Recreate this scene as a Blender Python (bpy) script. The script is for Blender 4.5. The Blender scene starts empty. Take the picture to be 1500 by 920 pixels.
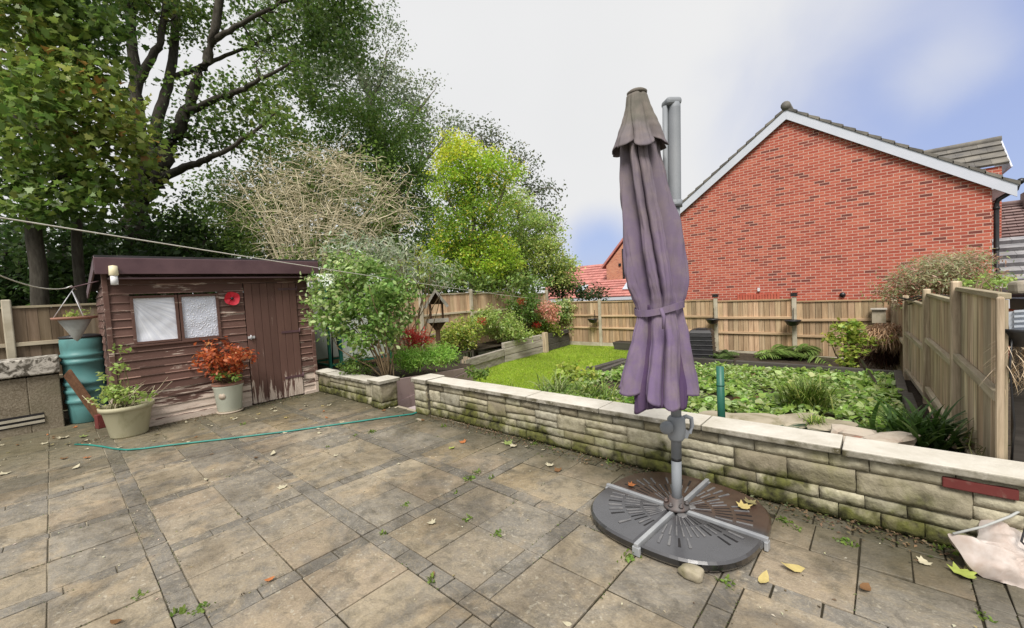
import bpy, bmesh, math, random
import numpy as np
from mathutils import Vector, Matrix, noise as mnoise
random.seed(7); RNG = np.random.default_rng(11)
scn = bpy.context.scene
COL = scn.collection
R = math.radians

# ------------------------------------------------------------------ camera
F, PITCH, ROLL, YAW, H = 605.34, 0.0502, -0.0548, 0.7319, 1.6375
_c, _s = math.cos(YAW), math.sin(YAW)
_r0 = Vector((_c, _s, 0)); _f0 = Vector((-_s, _c, 0)); _up = Vector((0, 0, 1))
FWD = _f0 * math.cos(PITCH) - _up * math.sin(PITCH)
_u0 = _r0.cross(FWD)
RT = _r0 * math.cos(ROLL) + _u0 * math.sin(ROLL)
UP = _r0 * -math.sin(ROLL) + _u0 * math.cos(ROLL)
EYE = Vector((0, 0, H))
cam = bpy.data.cameras.new('camera'); camo = bpy.data.objects.new('camera', cam); COL.objects.link(camo)
camo.matrix_world = Matrix(((RT.x, UP.x, -FWD.x, 0), (RT.y, UP.y, -FWD.y, 0), (RT.z, UP.z, -FWD.z, H), (0, 0, 0, 1)))
cam.sensor_fit = 'HORIZONTAL'; cam.sensor_width = 36; cam.lens = 36 * F / 1500
cam.clip_start = .05; cam.clip_end = 2000
scn.camera = camo
def ray(x, y): return FWD + RT * ((x - 750) / F) - UP * ((y - 460) / F)
def at(x, y, d): return EYE + ray(x, y) * d            # survey point: photo direction, distance d along the view axis
def onz(x, y, z=0.):
    d = ray(x, y); return EYE + d * ((z - H) / d.z)
def onu(x, y, u):
    d = ray(x, y); return EYE + d * (u / d.x)
def onv(x, y, v):
    d = ray(x, y); return EYE + d * (v / d.y)

# ------------------------------------------------------------------ materials
def S(r, g, b):
    f = lambda c: (c / 255) / 12.92 if c / 255 <= .04045 else ((c / 255 + .055) / 1.055) ** 2.4
    return (f(r), f(g), f(b), 1)
def C4(c): return (c[0], c[1], c[2], 1)
class NT:
    def __init__(s, name):
        s.m = bpy.data.materials.new(name); s.m.use_nodes = True
        s.t = s.m.node_tree; s.t.nodes.clear()
        s.out = s.n('ShaderNodeOutputMaterial')
        s._pos = None
    def n(s, typ, **kw):
        nd = s.t.nodes.new(typ)
        for k, v in kw.items():
            if k.startswith('i_'):
                key = k[2:]; key = int(key) if key.isdigit() else key
                nd.inputs[key].default_value = v
            else: setattr(nd, k, v)
        return nd
    def l(s, a, b): s.t.links.new(a, b)
    def pos(s):
        if s._pos is None: s._pos = s.n('ShaderNodeNewGeometry')
        return s._pos.outputs['Position']
    def mapping(s, scale, src=None, loc=(0, 0, 0)):
        mp = s.n('ShaderNodeMapping'); mp.inputs['Scale'].default_value = scale; mp.inputs['Location'].default_value = loc
        s.l(src or s.pos(), mp.inputs['Vector']); return mp.outputs[0]
    def noise(s, scale, detail=4, rough=.55, vec=None, dist=0.):
        nd = s.n('ShaderNodeTexNoise'); nd.inputs['Scale'].default_value = scale; nd.inputs['Detail'].default_value = detail
        nd.inputs['Roughness'].default_value = rough; nd.inputs['Distortion'].default_value = dist
        s.l(vec or s.pos(), nd.inputs['Vector']); return nd.outputs['Fac']
    def ramp(s, fac, *stops):
        nd = s.n('ShaderNodeValToRGB'); cr = nd.color_ramp
        while len(cr.elements) < len(stops): cr.elements.new(.5)
        for e, (p, c) in zip(cr.elements, stops):
            e.position = p; e.color = c if hasattr(c, '__len__') else (c, c, c, 1)
        s.l(fac, nd.inputs[0]); return nd.outputs[0]
    def mix(s, fac, a, b, mode='MIX'):
        nd = s.n('ShaderNodeMix', data_type='RGBA', blend_type=mode)
        for sock, v in ((nd.inputs[0], fac), (nd.inputs[6], a), (nd.inputs[7], b)):
            if hasattr(v, 'is_linked'): s.l(v, sock)
            elif hasattr(v, '__len__'): sock.default_value = C4(v)
            else: sock.default_value = v
        return nd.outputs[2]
    def math(s, op, a, b=0.):
        nd = s.n('ShaderNodeMath', operation=op)
        for i, v in enumerate((a, b)):
            if hasattr(v, 'is_linked'): s.l(v, nd.inputs[i])
            else: nd.inputs[i].default_value = v
        return nd.outputs[0]
    def attr(s, name='Col'): return s.n('ShaderNodeAttribute', attribute_name=name).outputs['Color']
    def sepz(s):
        x = s.n('ShaderNodeSeparateXYZ'); s.l(s.pos(), x.inputs[0]); return x.outputs[2]
    def done(s, color, rough=.8, bump=None, bstr=.3, bdist=.01, spec=.3, metal=0., transl=None, coat=0.):
        p = s.n('ShaderNodeBsdfPrincipled')
        if hasattr(color, 'is_linked'): s.l(color, p.inputs['Base Color'])
        else: p.inputs['Base Color'].default_value = C4(color)
        if hasattr(rough, 'is_linked'): s.l(rough, p.inputs['Roughness'])
        else: p.inputs['Roughness'].default_value = rough
        p.inputs['Specular IOR Level'].default_value = spec; p.inputs['Metallic'].default_value = metal
        if bump is not None:
            b = s.n('ShaderNodeBump'); b.inputs['Strength'].default_value = bstr; b.inputs['Distance'].default_value = bdist
            s.l(bump, b.inputs['Height']); s.l(b.outputs[0], p.inputs['Normal'])
        if coat: p.inputs['Coat Weight'].default_value = coat; p.inputs['Coat Roughness'].default_value = .16
        sh = p.outputs[0]
        if transl:
            tr = s.n('ShaderNodeBsdfTranslucent')
            if hasattr(color, 'is_linked'): s.l(color, tr.inputs[0])
            else: tr.inputs[0].default_value = C4(color)
            mx = s.n('ShaderNodeMixShader'); mx.inputs[0].default_value = transl
            s.l(sh, mx.inputs[1]); s.l(tr.outputs[0], mx.inputs[2]); sh = mx.outputs[0]
        s.l(sh, s.out.inputs[0]); return s.m

def simple(name, c1, c2=None, scale=6., rough=.7, bump=.15, spec=.3, metal=0., fine=60., bdist=.004):
    t = NT(name); c2 = c2 or tuple(x * .7 for x in c1[:3])
    a = t.noise(scale, 6); b = t.noise(fine, 3)
    col = t.mix(t.ramp(a, (.35, 0.), (.65, 1.)), c1, c2)
    return t.done(col, rough, b, bump, bdist, spec, metal)

def leafmat(name, transl=.5, rough=.42, spec=.5):
    t = NT(name); return t.done(t.attr(), rough, transl=transl, spec=spec)

M = {}
M['leaf'] = leafmat('leaf_surface'); M['grass'] = leafmat('grass_blade', .3, .6); M['dryleaf'] = leafmat('fallen_leaf_surface', .15, .6)
def bark(name, c1, c2, sc=14):
    t = NT(name); v = t.mapping((1, 1, .25)); a = t.noise(sc, 6, .65, v)
    return t.done(t.mix(t.ramp(a, (.35, 0.), (.65, 1.)), c1, c2), .9, a, .8, .02, .15)
M['bark_dark'] = bark('dark_bark', (.035, .03, .024), (.075, .068, .055))
M['bark_grey'] = bark('grey_bark', (.09, .08, .06), (.19, .17, .13))
M['twig_pale'] = bark('pale_dry_twig', (.70, .63, .45), (.42, .36, .24), 9)
M['stem_green'] = bark('green_stem', (.1, .12, .04), (.16, .14, .07))
M['stem_brown'] = bark('brown_stem', (.11, .075, .04), (.2, .15, .09))

def slab_mat():
    t = NT('riven_paving_slab'); col = t.attr()
    lobes = t.noise(2.6, 7, .62, dist=.6); mid = t.noise(9, 6, .6); fine = t.noise(70, 4, .6)
    buff = t.ramp(lobes, (.54, 0.), (.66, 1.))
    c = t.mix(t.math('MULTIPLY', buff, .7), col, t.mix(mid, (.25, .195, .13), (.43, .34, .225)))
    grey = t.ramp(t.noise(3.7, 6, .6, t.mapping((1, 1, 1), loc=(9, 3, 0)), .5), (.48, 0.), (.62, 1.))
    c = t.mix(t.math('MULTIPLY', grey, .65), c, t.mix(mid, (.12, .113, .103), (.22, .205, .18)))
    c = t.mix(t.ramp(mid, (.3, .45), (.5, 0.)), c, (.085, .078, .064))
    sp = t.ramp(t.noise(26, 3, .5, t.mapping((1, 1, 1), loc=(2, 7, 1))), (.62, 0.), (.665, 1.))
    msk = t.ramp(t.noise(1.5, 4, .6, t.mapping((1, 1, 1), loc=(1, 8, 2))), (.42, .12), (.62, 1.)); c = t.mix(t.math('MULTIPLY', t.math('MULTIPLY', sp, msk), .7), c, (.42, .39, .32))
    rv = t.ramp(t.noise(4.5, 8, .72, t.mapping((1, 1.8, 1), loc=(6, 2, 1)), 1.2), (.49, 0.), (.515, 1.), (.54, 0.)); c = t.mix(t.math('MULTIPLY', rv, .35), c, (.36, .3, .2))
    sp2 = t.ramp(t.noise(75, 2, .5, t.mapping((1, 1, 1), loc=(5, 1, 1))), (.63, 0.), (.67, 1.))
    c = t.mix(t.math('MULTIPLY', t.math('MULTIPLY', sp2, msk), .55), c, (.38, .35, .28))
    st = t.ramp(t.noise(.9, 8, .68, t.mapping((1, 1, 1), loc=(4, 4, 2)), .8), (.40, 0.), (.53, 1.))
    c = t.mix(1., c, t.mix(st, (.66, .64, .61), (1.05, 1.04, 1.02)), 'MULTIPLY')
    st2 = t.ramp(t.noise(5.5, 8, .72, t.mapping((1, 1, 1), loc=(8, 1, 5)), 1.), (.36, .45), (.46, 0.)); c = t.mix(st2, c, (.075, .068, .054))
    c = t.mix(.6, c, t.mix(fine, (.4, .4, .4), (1.45, 1.45, 1.45)), 'MULTIPLY')
    # moss film where the ground stays damp: by the shed foot and along the wall foot
    x = t.n('ShaderNodeSeparateXYZ'); t.l(t.pos(), x.inputs[0])
    ms = t.ramp(t.math('ADD', t.math('MULTIPLY', x.outputs[0], -1.), t.math('MULTIPLY', lobes, 1.6)), (.0, 0.), (1., 0.))
    d1 = t.n('ShaderNodeMapRange'); t.l(t.math('ADD', x.outputs[0], t.math('MULTIPLY', lobes, 1.1)), d1.inputs[0])
    d1.inputs[1].default_value = -5.2; d1.inputs[2].default_value = -7.3; d1.inputs[3].default_value = 0; d1.inputs[4].default_value = .74
    c = t.mix(d1.outputs[0], c, t.mix(mid, (.05, .046, .024), (.12, .108, .06)))
    d2 = t.n('ShaderNodeMapRange'); t.l(t.math('ADD', x.outputs[1], t.math('MULTIPLY', lobes, .9)), d2.inputs[0])
    d2.inputs[1].default_value = 3.05; d2.inputs[2].default_value = 3.85; d2.inputs[3].default_value = 0; d2.inputs[4].default_value = .85
    c = t.mix(d2.outputs[0], c, t.mix(mid, (.035, .034, .02), (.1, .09, .055)))
    rg = t.ramp(mid, (.3, .38), (.7, .72))
    h = t.math('ADD', t.math('MULTIPLY', mid, 1.), t.math('MULTIPLY', fine, .35))
    h = t.math('ADD', h, t.math('MULTIPLY', lobes, 1.5)); return t.done(c, rg, h, .6, .014, .35)
M['slab'] = slab_mat()
def joint():
    t = NT('sanded_joint'); x = t.n('ShaderNodeSeparateXYZ'); t.l(t.pos(), x.inputs[0]); n = t.noise(2.2, 5, .6); f = t.noise(60, 3)
    d = t.n('ShaderNodeMapRange'); t.l(t.math('ADD', x.outputs[0], t.math('MULTIPLY', t.math('SUBTRACT', n, .5), 6.)), d.inputs[0]); d.inputs[1].default_value = -2.4; d.inputs[2].default_value = -4.4; d.inputs[3].default_value = 0; d.inputs[4].default_value = 1
    c = t.mix(d.outputs[0], (.035, .03, .02), (.34, .3, .225)); return t.done(t.mix(.5, c, t.mix(f, (.5, .5, .5), (1.3, 1.3, 1.3)), 'MULTIPLY'), .95, f, .5, .005, .1)
M['joint'] = joint()

def stone_mat():
    t = NT('walling_stone'); col = t.attr(); big = t.noise(3.2, 6, .6, dist=.4); fine = t.noise(55, 5, .65); m = t.noise(14, 6, .6)
    c = t.mix(t.ramp(m, (.35, .6), (.6, 0.)), col, (.17, .15, .10))
    c = t.mix(.5, c, t.mix(fine, (.5, .5, .5), (1.4, 1.4, 1.4)), 'MULTIPLY')
    z = t.sepz()
    zz = t.n('ShaderNodeMapRange'); t.l(t.math('ADD', z, t.math('MULTIPLY', t.math('SUBTRACT', big, .5), 1.1)), zz.inputs[0])
    zz.inputs[1].default_value = .27; zz.inputs[2].default_value = .04; zz.inputs[3].default_value = 0; zz.inputs[4].default_value = .96
    moss = t.mix(t.ramp(m, (.35, 0.), (.62, 1.)), (.022, .022, .01), (.10, .105, .025))
    c = t.mix(zz.outputs[0], c, moss)
    g = t.ramp(t.noise(1.7, 6, .6, t.mapping((1, 1, 1), loc=(3, 3, 3)), .6), (.52, 0.), (.72, .6))
    c = t.mix(g, c, (.22, .21, .08))
    return t.done(c, .92, t.math('ADD', m, t.math('MULTIPLY', fine, .4)), .7, .02, .15)
M['stone'] = stone_mat()
def coping_mat():
    t = NT('concrete_coping'); a = t.noise(5, 7, .65); f = t.noise(80, 4, .6); b = t.noise(1.6, 5, .6)
    c = t.mix(t.ramp(a, (.3, 0.), (.7, 1.)), (.46, .43, .37), (.62, .59, .53))
    c = t.mix(t.ramp(b, (.5, 0.), (.75, .5)), c, (.26, .23, .15))
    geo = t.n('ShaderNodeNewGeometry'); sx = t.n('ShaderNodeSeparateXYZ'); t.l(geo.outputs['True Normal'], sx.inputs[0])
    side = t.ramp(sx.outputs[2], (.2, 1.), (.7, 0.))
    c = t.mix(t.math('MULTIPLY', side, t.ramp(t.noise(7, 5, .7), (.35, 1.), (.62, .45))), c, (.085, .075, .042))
    sp = t.ramp(t.noise(30, 3), (.64, 0.), (.7, .7)); c = t.mix(sp, c, (.55, .52, .46))
    return t.done(c, .9, t.math('ADD', a, f), .4, .008, .2)
M['coping'] = coping_mat()
M['mortar'] = simple('dark_mortar', (.06, .053, .037), (.11, .098, .07), 12, .95, .5)
M['concrete'] = simple('grey_concrete', (.3, .27, .2), (.42, .39, .32), 5, .9, .4)
def mottled():
    t = NT('lichen_mottled_concrete'); a = t.noise(9, 7, .7, dist=.8); f = t.noise(60, 4)
    c = t.mix(t.ramp(a, (.44, 0.), (.56, 1.)), (.085, .075, .06), (.48, .45, .4)); return t.done(t.mix(.4, c, t.mix(f, (.6, .6, .6), (1.3, 1.3, 1.3)), 'MULTIPLY'), .92, a, .5, .01, .15)
M['mottled'] = mottled()
M['concrete_post'] = simple('concrete_post_face', (.34, .30, .22), (.47, .43, .34), 4, .9, .3)
def render_mat():
    t = NT('stained_render'); a = t.noise(4, 7, .65); f = t.noise(45, 5, .65)
    c = t.mix(t.ramp(a, (.3, 0.), (.7, 1.)), (.12, .098, .068), (.24, .205, .15))
    c = t.mix(t.ramp(f, (.42, 0.), (.62, .6)), c, (.31, .27, .21)); c = t.mix(t.ramp(t.noise(2, 4), (.5, 0.), (.72, .7)), c, (.09, .085, .05))
    return t.done(c, .95, f, .6, .012, .1)
M['render'] = render_mat()

def wood_mat(name, axis, tint=1., pale=(.60, .44, .285), dark=(.32, .21, .125), green=.12):
    t = NT(name); col = t.attr(); sc = [18, 18, 18]; sc[axis] = 1.2
    v = t.mapping(tuple(sc)); g = t.noise(1., 7, .65, v, .5); f = t.noise(4., 4, .6, v)
    c = t.mix(t.ramp(g, (.3, 0.), (.7, 1.)), dark, pale)
    c = t.mix(.35, c, t.mix(f, (.55, .55, .55), (1.3, 1.3, 1.3)), 'MULTIPLY')
    c = t.mix(1., c, col, 'MULTIPLY')
    st = t.ramp(t.noise(1.3, 6, .65), (.5, 0.), (.72, green)); c = t.mix(st, c, (.12, .12, .05))
    return t.done(c, .88, g, .5, .006, .15)
M['fence'] = wood_mat('weathered_fence_board', 2)
M['fence_u'] = wood_mat('weathered_fence_rail', 0)
M['fence_v'] = wood_mat('weathered_side_rail', 1, pale=(.52, .46, .35), dark=(.27, .22, .15))
M['fence_grey'] = wood_mat('silvered_fence_board', 2, pale=(.72, .59, .43), dark=(.20, .145, .095), green=.15)
M['fence_shaded'] = wood_mat('tree_shaded_fence_board', 2, pale=(.26, .2, .14), dark=(.13, .095, .06))  # darker copy of the fence boards: shade of overhanging trees painted into the colour
M['sleeper'] = wood_mat('old_sleeper_wood', 1, pale=(.50, .46, .41), dark=(.2, .17, .14), green=.25)
M['sleeper_dark'] = wood_mat('dark_sleeper_wood', 0, pale=(.11, .1, .09), dark=(.05, .045, .04), green=.1)
def shed_mat(name, axis, low, p0=-.045, p1=.33):
    t = NT(name); col = t.attr(); sc = [9, 9, 9]; sc[axis] = .9
    v = t.mapping(tuple(sc)); g = t.noise(1.6, 7, .7, v, .6); f = t.noise(50, 3)
    c = t.mix(g, (.075, .038, .03), (.145, .08, .064)); c = t.mix(1., c, col, 'MULTIPLY')
    z = t.sepz(); lowf = t.n('ShaderNodeMapRange'); t.l(z, lowf.inputs[0])
    lowf.inputs[1].default_value = low; lowf.inputs[2].default_value = 0.; lowf.inputs[3].default_value = p0; lowf.inputs[4].default_value = p1
    peel = t.ramp(t.math('ADD', g, lowf.outputs[0]), (.555, 0.), (.61, 1.))
    bare = t.mix(t.noise(7, 5, .6, v), (.33, .24, .19), (.72, .63, .55))
    c = t.mix(peel, c, bare)
    return t.done(c, .75, t.math('ADD', g, f), .3, .006, .3)
M['shed'] = shed_mat('peeling_brown_shed_paint', 1, .62, -.025, .25); M['shed_door'] = shed_mat('brown_door_paint', 2, .5, -.10, .17)
M['shed_dark'] = simple('dark_brown_shed_paint', (.075, .038, .046), (.11, .06, .068), 3, .45, .15, .45)
M['felt'] = simple('black_roof_felt', (.03, .028, .03), (.05, .045, .05), 5, .9, .4)

def brick_mat(name, ca, cb, cc, mort, axis='XZ', dark=.09):
    t = NT(name); sx = t.n('ShaderNodeSeparateXYZ'); t.l(t.pos(), sx.inputs[0]); cb_ = t.n('ShaderNodeCombineXYZ')
    t.l(sx.outputs[0 if axis == 'XZ' else 1], cb_.inputs[0]); t.l(sx.outputs[2], cb_.inputs[1])
    b = t.n('ShaderNodeTexBrick', offset=.5); b.inputs['Scale'].default_value = 1.; b.inputs['Brick Width'].default_value = .225
    b.inputs['Row Height'].default_value = .075; b.inputs['Mortar Size'].default_value = .008; b.inputs['Mortar Smooth'].default_value = .1
    b.inputs['Color1'].default_value = (0, 0, 0, 1); b.inputs['Color2'].default_value = (1, 1, 1, 1); b.inputs['Mortar'].default_value = (.5, .5, .5, 1)
    t.l(cb_.outputs[0], b.inputs['Vector'])
    c = t.ramp(b.outputs['Color'], (0., C4(cc)), (dark, C4(cc)), (dark + .12, C4([x * .75 + y * .25 for x, y in zip(ca, cc)])), (.4, C4(ca)), (1., C4(cb)))
    n = t.noise(30, 4, .6); c = t.mix(.4, c, t.mix(n, (.65, .65, .65), (1.35, 1.35, 1.35)), 'MULTIPLY')
    c = t.mix(.5, c, t.mix(t.noise(.5, 4, .6), (.75, .75, .75), (1.2, 1.2, 1.2)), 'MULTIPLY')
    c = t.mix(b.outputs['Fac'], c, mort)
    h = t.math('ADD', t.math('MULTIPLY', b.outputs['Fac'], -1.), t.math('MULTIPLY', n, .3))
    return t.done(c, .88, h, .5, .008, .2)
M['brick'] = brick_mat('red_brickwork', (.37, .082, .055), (.46, .13, .085), (.16, .05, .042), (.54, .35, .28), dark=.03)
M['brick_far'] = brick_mat('orange_brickwork', (.5, .19, .11), (.56, .25, .15), (.4, .15, .1), (.5, .36, .28))
M['brick_soldier'] = simple('red_soldier_brick', (.4, .09, .06), (.5, .14, .09), 8, .9, .3)
M['upvc'] = simple('pale_blue_grey_plastic_board', (.50, .53, .60), (.56, .58, .65), 1.5, .45, .03, .4)
M['black_plastic'] = simple('black_plastic', (.012, .012, .014), (.02, .02, .022), 6, .4, .05, .5)
def tile_mat(name, c1, c2, gr=.3):
    t = NT(name); col = t.attr(); a = t.noise(3, 6, .6); f = t.noise(40, 4)
    c = t.mix(t.ramp(a, (.35, 0.), (.65, 1.)), c1, c2); c = t.mix(1., c, col, 'MULTIPLY'); c = t.mix(.4, c, t.mix(f, (.6, .6, .6), (1.3, 1.3, 1.3)), 'MULTIPLY')
    return t.done(c, .75, f, gr, .006, .3)
M['tile_grey'] = tile_mat('grey_roof_tile', (.10, .095, .09), (.19, .175, .15))
M['tile_brown'] = tile_mat('brown_roof_tile', (.17, .115, .11), (.24, .17, .16))
M['tile_slate'] = tile_mat('slate_grey_tile', (.2, .2, .215), (.36, .36, .37))
M['tile_red'] = tile_mat('red_roof_tile', (.40, .155, .135), (.50, .22, .19))

def fabric_mat(name, inner=False):
    t = NT(name); z = t.sepz(); a = t.noise(3.5, 6, .6); w = t.noise(500, 2); blot = t.noise(9, 6, .65)
    zz = t.n('ShaderNodeMapRange'); t.l(t.math('ADD', z, t.math('MULTIPLY', t.math('SUBTRACT', a, .5), .5)), zz.inputs[0])
    zz.inputs[1].default_value = 1.2; zz.inputs[2].default_value = 2.75; zz.inputs[3].default_value = 0; zz.inputs[4].default_value = 1
    c = t.ramp(zz.outputs[0], (0., (.155, .112, .195, 1)), (.45, (.16, .122, .18, 1)), (.74, (.15, .125, .155, 1)), (.92, (.145, .13, .135, 1)), (1., (.125, .118, .10, 1)))
    c = t.mix(t.ramp(blot, (.42, 0.), (.7, .5)), c, (.23, .19, .17)); c = t.mix(t.ramp(t.noise(3, 7, .7, t.mapping((2.5, 2.5, .6), loc=(2, 2, 8))), (.5, 0.), (.68, .5)), c, (.10, .085, .085))
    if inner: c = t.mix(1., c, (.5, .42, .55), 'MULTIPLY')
    return t.done(c, .9, t.math('ADD', t.math('MULTIPLY', blot, .4), t.math('MULTIPLY', w, .3)), .25, .004, .15)
M['fabric'] = fabric_mat('faded_purple_canvas'); M['fabric_in'] = fabric_mat('purple_canvas_lining', True)
M['pole'] = simple('grey_painted_aluminium', (.20, .215, .235), (.25, .265, .285), 3, .6, .05, .35, .0)
M['steel'] = simple('galvanised_steel', (.46, .47, .49), (.58, .58, .59), 6, .45, .1, .5, .2)
M['arm_steel'] = simple('dull_grey_steel_arm', (.27, .28, .30), (.38, .39, .40), 6, .4, .1, .5, .2)
M['clamp'] = None; _clamp = lambda: stained('rusty_dark_metal', (.06, .055, .055), (.12, .11, .11), (.16, .07, .04), 12, .55)
def base_mat():
    t = NT('wet_grey_plastic_slab'); a = t.noise(3, 6, .6); f = t.noise(60, 4)
    c = t.mix(t.ramp(a, (.35, 0.), (.65, 1.)), (.035, .034, .037), (.065, .064, .07))
    x = t.n('ShaderNodeSeparateXYZ'); t.l(t.pos(), x.inputs[0])
    k = t.math('ADD', x.outputs[1], t.math('MULTIPLY', t.math('SUBTRACT', a, .5), .22))
    d = t.n('ShaderNodeMapRange'); t.l(k, d.inputs[0]); d.inputs[1].default_value = 2.80; d.inputs[2].default_value = 2.9; d.inputs[3].default_value = 0; d.inputs[4].default_value = .92
    c = t.mix(d.outputs[0], c, t.mix(t.noise(18, 5), (.03, .016, .011), (.085, .045, .03)))
    r = t.mix(d.outputs[0], t.ramp(a, (.3, .18), (.7, .4)), (.45, .45, .45))
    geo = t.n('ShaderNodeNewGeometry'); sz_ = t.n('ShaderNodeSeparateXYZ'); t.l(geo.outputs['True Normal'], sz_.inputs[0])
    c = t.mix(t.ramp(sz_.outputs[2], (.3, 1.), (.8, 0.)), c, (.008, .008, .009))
    return t.done(c, r, f, .03, .002, .6, coat=.9)
M['base'] = base_mat()
M['base_slot'] = simple('dark_slot', (.01, .01, .012), (.02, .018, .018), 9, .6, .1)
M['base_rib'] = simple('light_grey_rib', (.10, .10, .106), (.17, .165, .165), 14, .25, .08, .5)
def stained(name, c1, c2, stain, sc=5, rough=.6, lo=.5, k=.6):
    t = NT(name); a = t.noise(sc, 6, .62); b = t.noise(sc * .6, 6, .65, t.mapping((1, 1, .5), loc=(4, 2, 7)), .6); f = t.noise(70, 3)
    c = t.mix(a, c1, c2); c = t.mix(t.ramp(b, (lo, 0.), (lo + .18, k)), c, stain)
    return t.done(c, rough, f, .1, .003, .35)
M['pot_cream'] = stained('algae_stained_cream_plastic', (.36, .34, .22), (.43, .40, .28), (.16, .16, .07), 5, .6, .47, .7)
M['pot_sage'] = stained('pale_sage_glaze', (.44, .47, .39), (.52, .54, .46), (.3, .33, .24), 4, .4, .52)
M['terracotta'] = stained('terracotta', (.24, .115, .08), (.31, .17, .125), (.2, .14, .11), 7, .85)
M['dark_brick'] = stained('dark_red_brick', (.10, .02, .018), (.15, .035, .03), (.3, .25, .2), 14, .9, .56, .5)
M['motif'] = stained('buff_glaze', (.4, .33, .26), (.46, .39, .31), (.3, .25, .2), 9, .5)
M['clamp'] = _clamp()
M['soil'] = simple('dark_soil', (.03, .022, .015), (.055, .042, .028), 12, .95, .8, fine=40, bdist=.02)
M['barrel'] = stained('teal_plastic', (.075, .20, .20), (.11, .27, .265), (.05, .11, .105), 4, .45, .52)
M['zinc'] = stained('dull_zinc', (.33, .34, .33), (.42, .43, .42), (.2, .2, .17), 6, .6)
M['red'] = simple('red_enamel', (.48, .012, .03), (.55, .02, .04), 6, .4, .03, .4)
M['hose'] = simple('green_hose_rubber', (.015, .16, .13), (.03, .22, .18), 6, .4, .05, .4)
M['green_tube'] = simple('dark_green_tube', (.018, .1, .07), (.03, .13, .095), 6, .45, .05, .4)
M['rope'] = simple('white_line', (.6, .58, .52), (.5, .48, .42), 30, .8, .1)
M['cream_plastic'] = simple('cream_plastic', (.62, .55, .35), (.7, .64, .45), 8, .5, .05)
M['white_plastic'] = simple('white_plastic', (.62, .63, .64), (.7, .7, .7), 8, .45, .05)
M['white_panel'] = stained('milky_polycarbonate', (.55, .6, .53), (.62, .66, .6), (.36, .42, .33), 3, .35, .5)
M['greenframe'] = simple('green_painted_frame', (.01, .12, .085), (.02, .15, .11), 6, .5, .05)
M['wood_brown'] = wood_mat('brown_stained_plank', 1, pale=(.2, .105, .06), dark=(.08, .04, .025), green=.05)
M['wood_birdtable'] = wood_mat('brown_bird_table_wood', 2, pale=(.17, .10, .065), dark=(.08, .048, .03), green=.2)
M['wood_white'] = simple('bleached_wood', (.5, .47, .42), (.36, .33, .28), 8, .85, .3)
M['board_purple'] = stained('pinkish_brown_board', (.27, .19, .185), (.40, .31, .30), (.14, .09, .09), 3, .75, .6, .8)
M['step_stone'] = stained('pinkish_step_stone', (.33, .27, .27), (.45, .38, .38), (.17, .13, .125), 4, .85, .5, .8)
M['rockpale'] = stained('pale_stone', (.40, .34, .27), (.52, .46, .39), (.24, .13, .09), 4, .9, .55, .8)
M['rockflat'] = stained('mossy_flat_stone', (.30, .26, .19), (.4, .35, .27), (.13, .12, .05), 5, .9, .48, .8)
M['sack'] = stained('dusty_woven_sack', (.47, .42, .39), (.57, .52, .49), (.33, .24, .19), 4, .7, .45, .8)
M['louvre'] = simple('pale_blue_grey_plastic', (.40, .44, .50), (.46, .5, .56), 4, .5, .05)
M['straw'] = simple('dry_straw', (.42, .33, .21), (.3, .21, .12), 20, .9, .2)
M['birch'] = simple('bleached_grey_timber', (.36, .32, .26), (.24, .21, .165), 9, .9, .4)
def glass_film():
    t = NT('cloudy_plastic_film'); x = t.n('ShaderNodeSeparateXYZ'); t.l(t.pos(), x.inputs[0])
    ang = t.math('ARCTAN2', t.math('SUBTRACT', x.outputs[2], 1.86), t.math('SUBTRACT', x.outputs[1], .74))
    rad = t.n('ShaderNodeCombineXYZ'); t.l(t.math('MULTIPLY', ang, 9.), rad.inputs[0]); t.l(t.math('MULTIPLY', x.outputs[1], .8), rad.inputs[1])
    w = t.noise(1.3, 3, .55, rad.outputs[0], .2); a = t.noise(2.4, 5, .6)
    vo = t.n('ShaderNodeTexVoronoi'); vo.inputs['Scale'].default_value = 34; t.l(t.pos(), vo.inputs['Vector'])
    bub = t.ramp(vo.outputs['Distance'], (.15, 1.), (.5, 0.))
    right = t.ramp(t.math('SUBTRACT', x.outputs[1], .29), (.99, 0.), (1., 1.))
    h = t.mix(right, w, t.math('MULTIPLY', bub, .8))
    c = t.mix(t.ramp(h, (.32, 0.), (.68, 1.)), (.56, .59, .68), (.82, .84, .90))
    c = t.mix(t.ramp(a, (.5, 0.), (.75, .45)), c, (.45, .46, .52)); c = t.mix(t.ramp(a, (.3, .4), (.42, 0.)), c, (.78, .79, .84))
    return t.done(c, .22, h, .5, .02, .6, coat=.5)
M['film'] = glass_film()
def water():
    t = NT('pond_water'); return t.done((.01, .05, .04), .05, t.noise(14, 3), .1, .01, .5)
M['water'] = water()
M['liner'] = simple('teal_pond_liner', (.02, .28, .22), (.04, .36, .28), 6, .5, .2)
def lawn_mat():
    t = NT('lawn_turf'); a = t.noise(1.4, 6, .6); f = t.noise(60, 4)
    c = t.mix(a, (.17, .27, .015), (.23, .31, .025)); return t.done(t.mix(.5, c, t.mix(f, (.5, .5, .5), (1.4, 1.4, 1.4)), 'MULTIPLY'), .95, f, .6, .02, .1)
M['lawn'] = lawn_mat()
M['ground'] = simple('rough_ground', (.05, .06, .022), (.085, .08, .04), .6, .95, .6, fine=8, bdist=.05)

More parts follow.
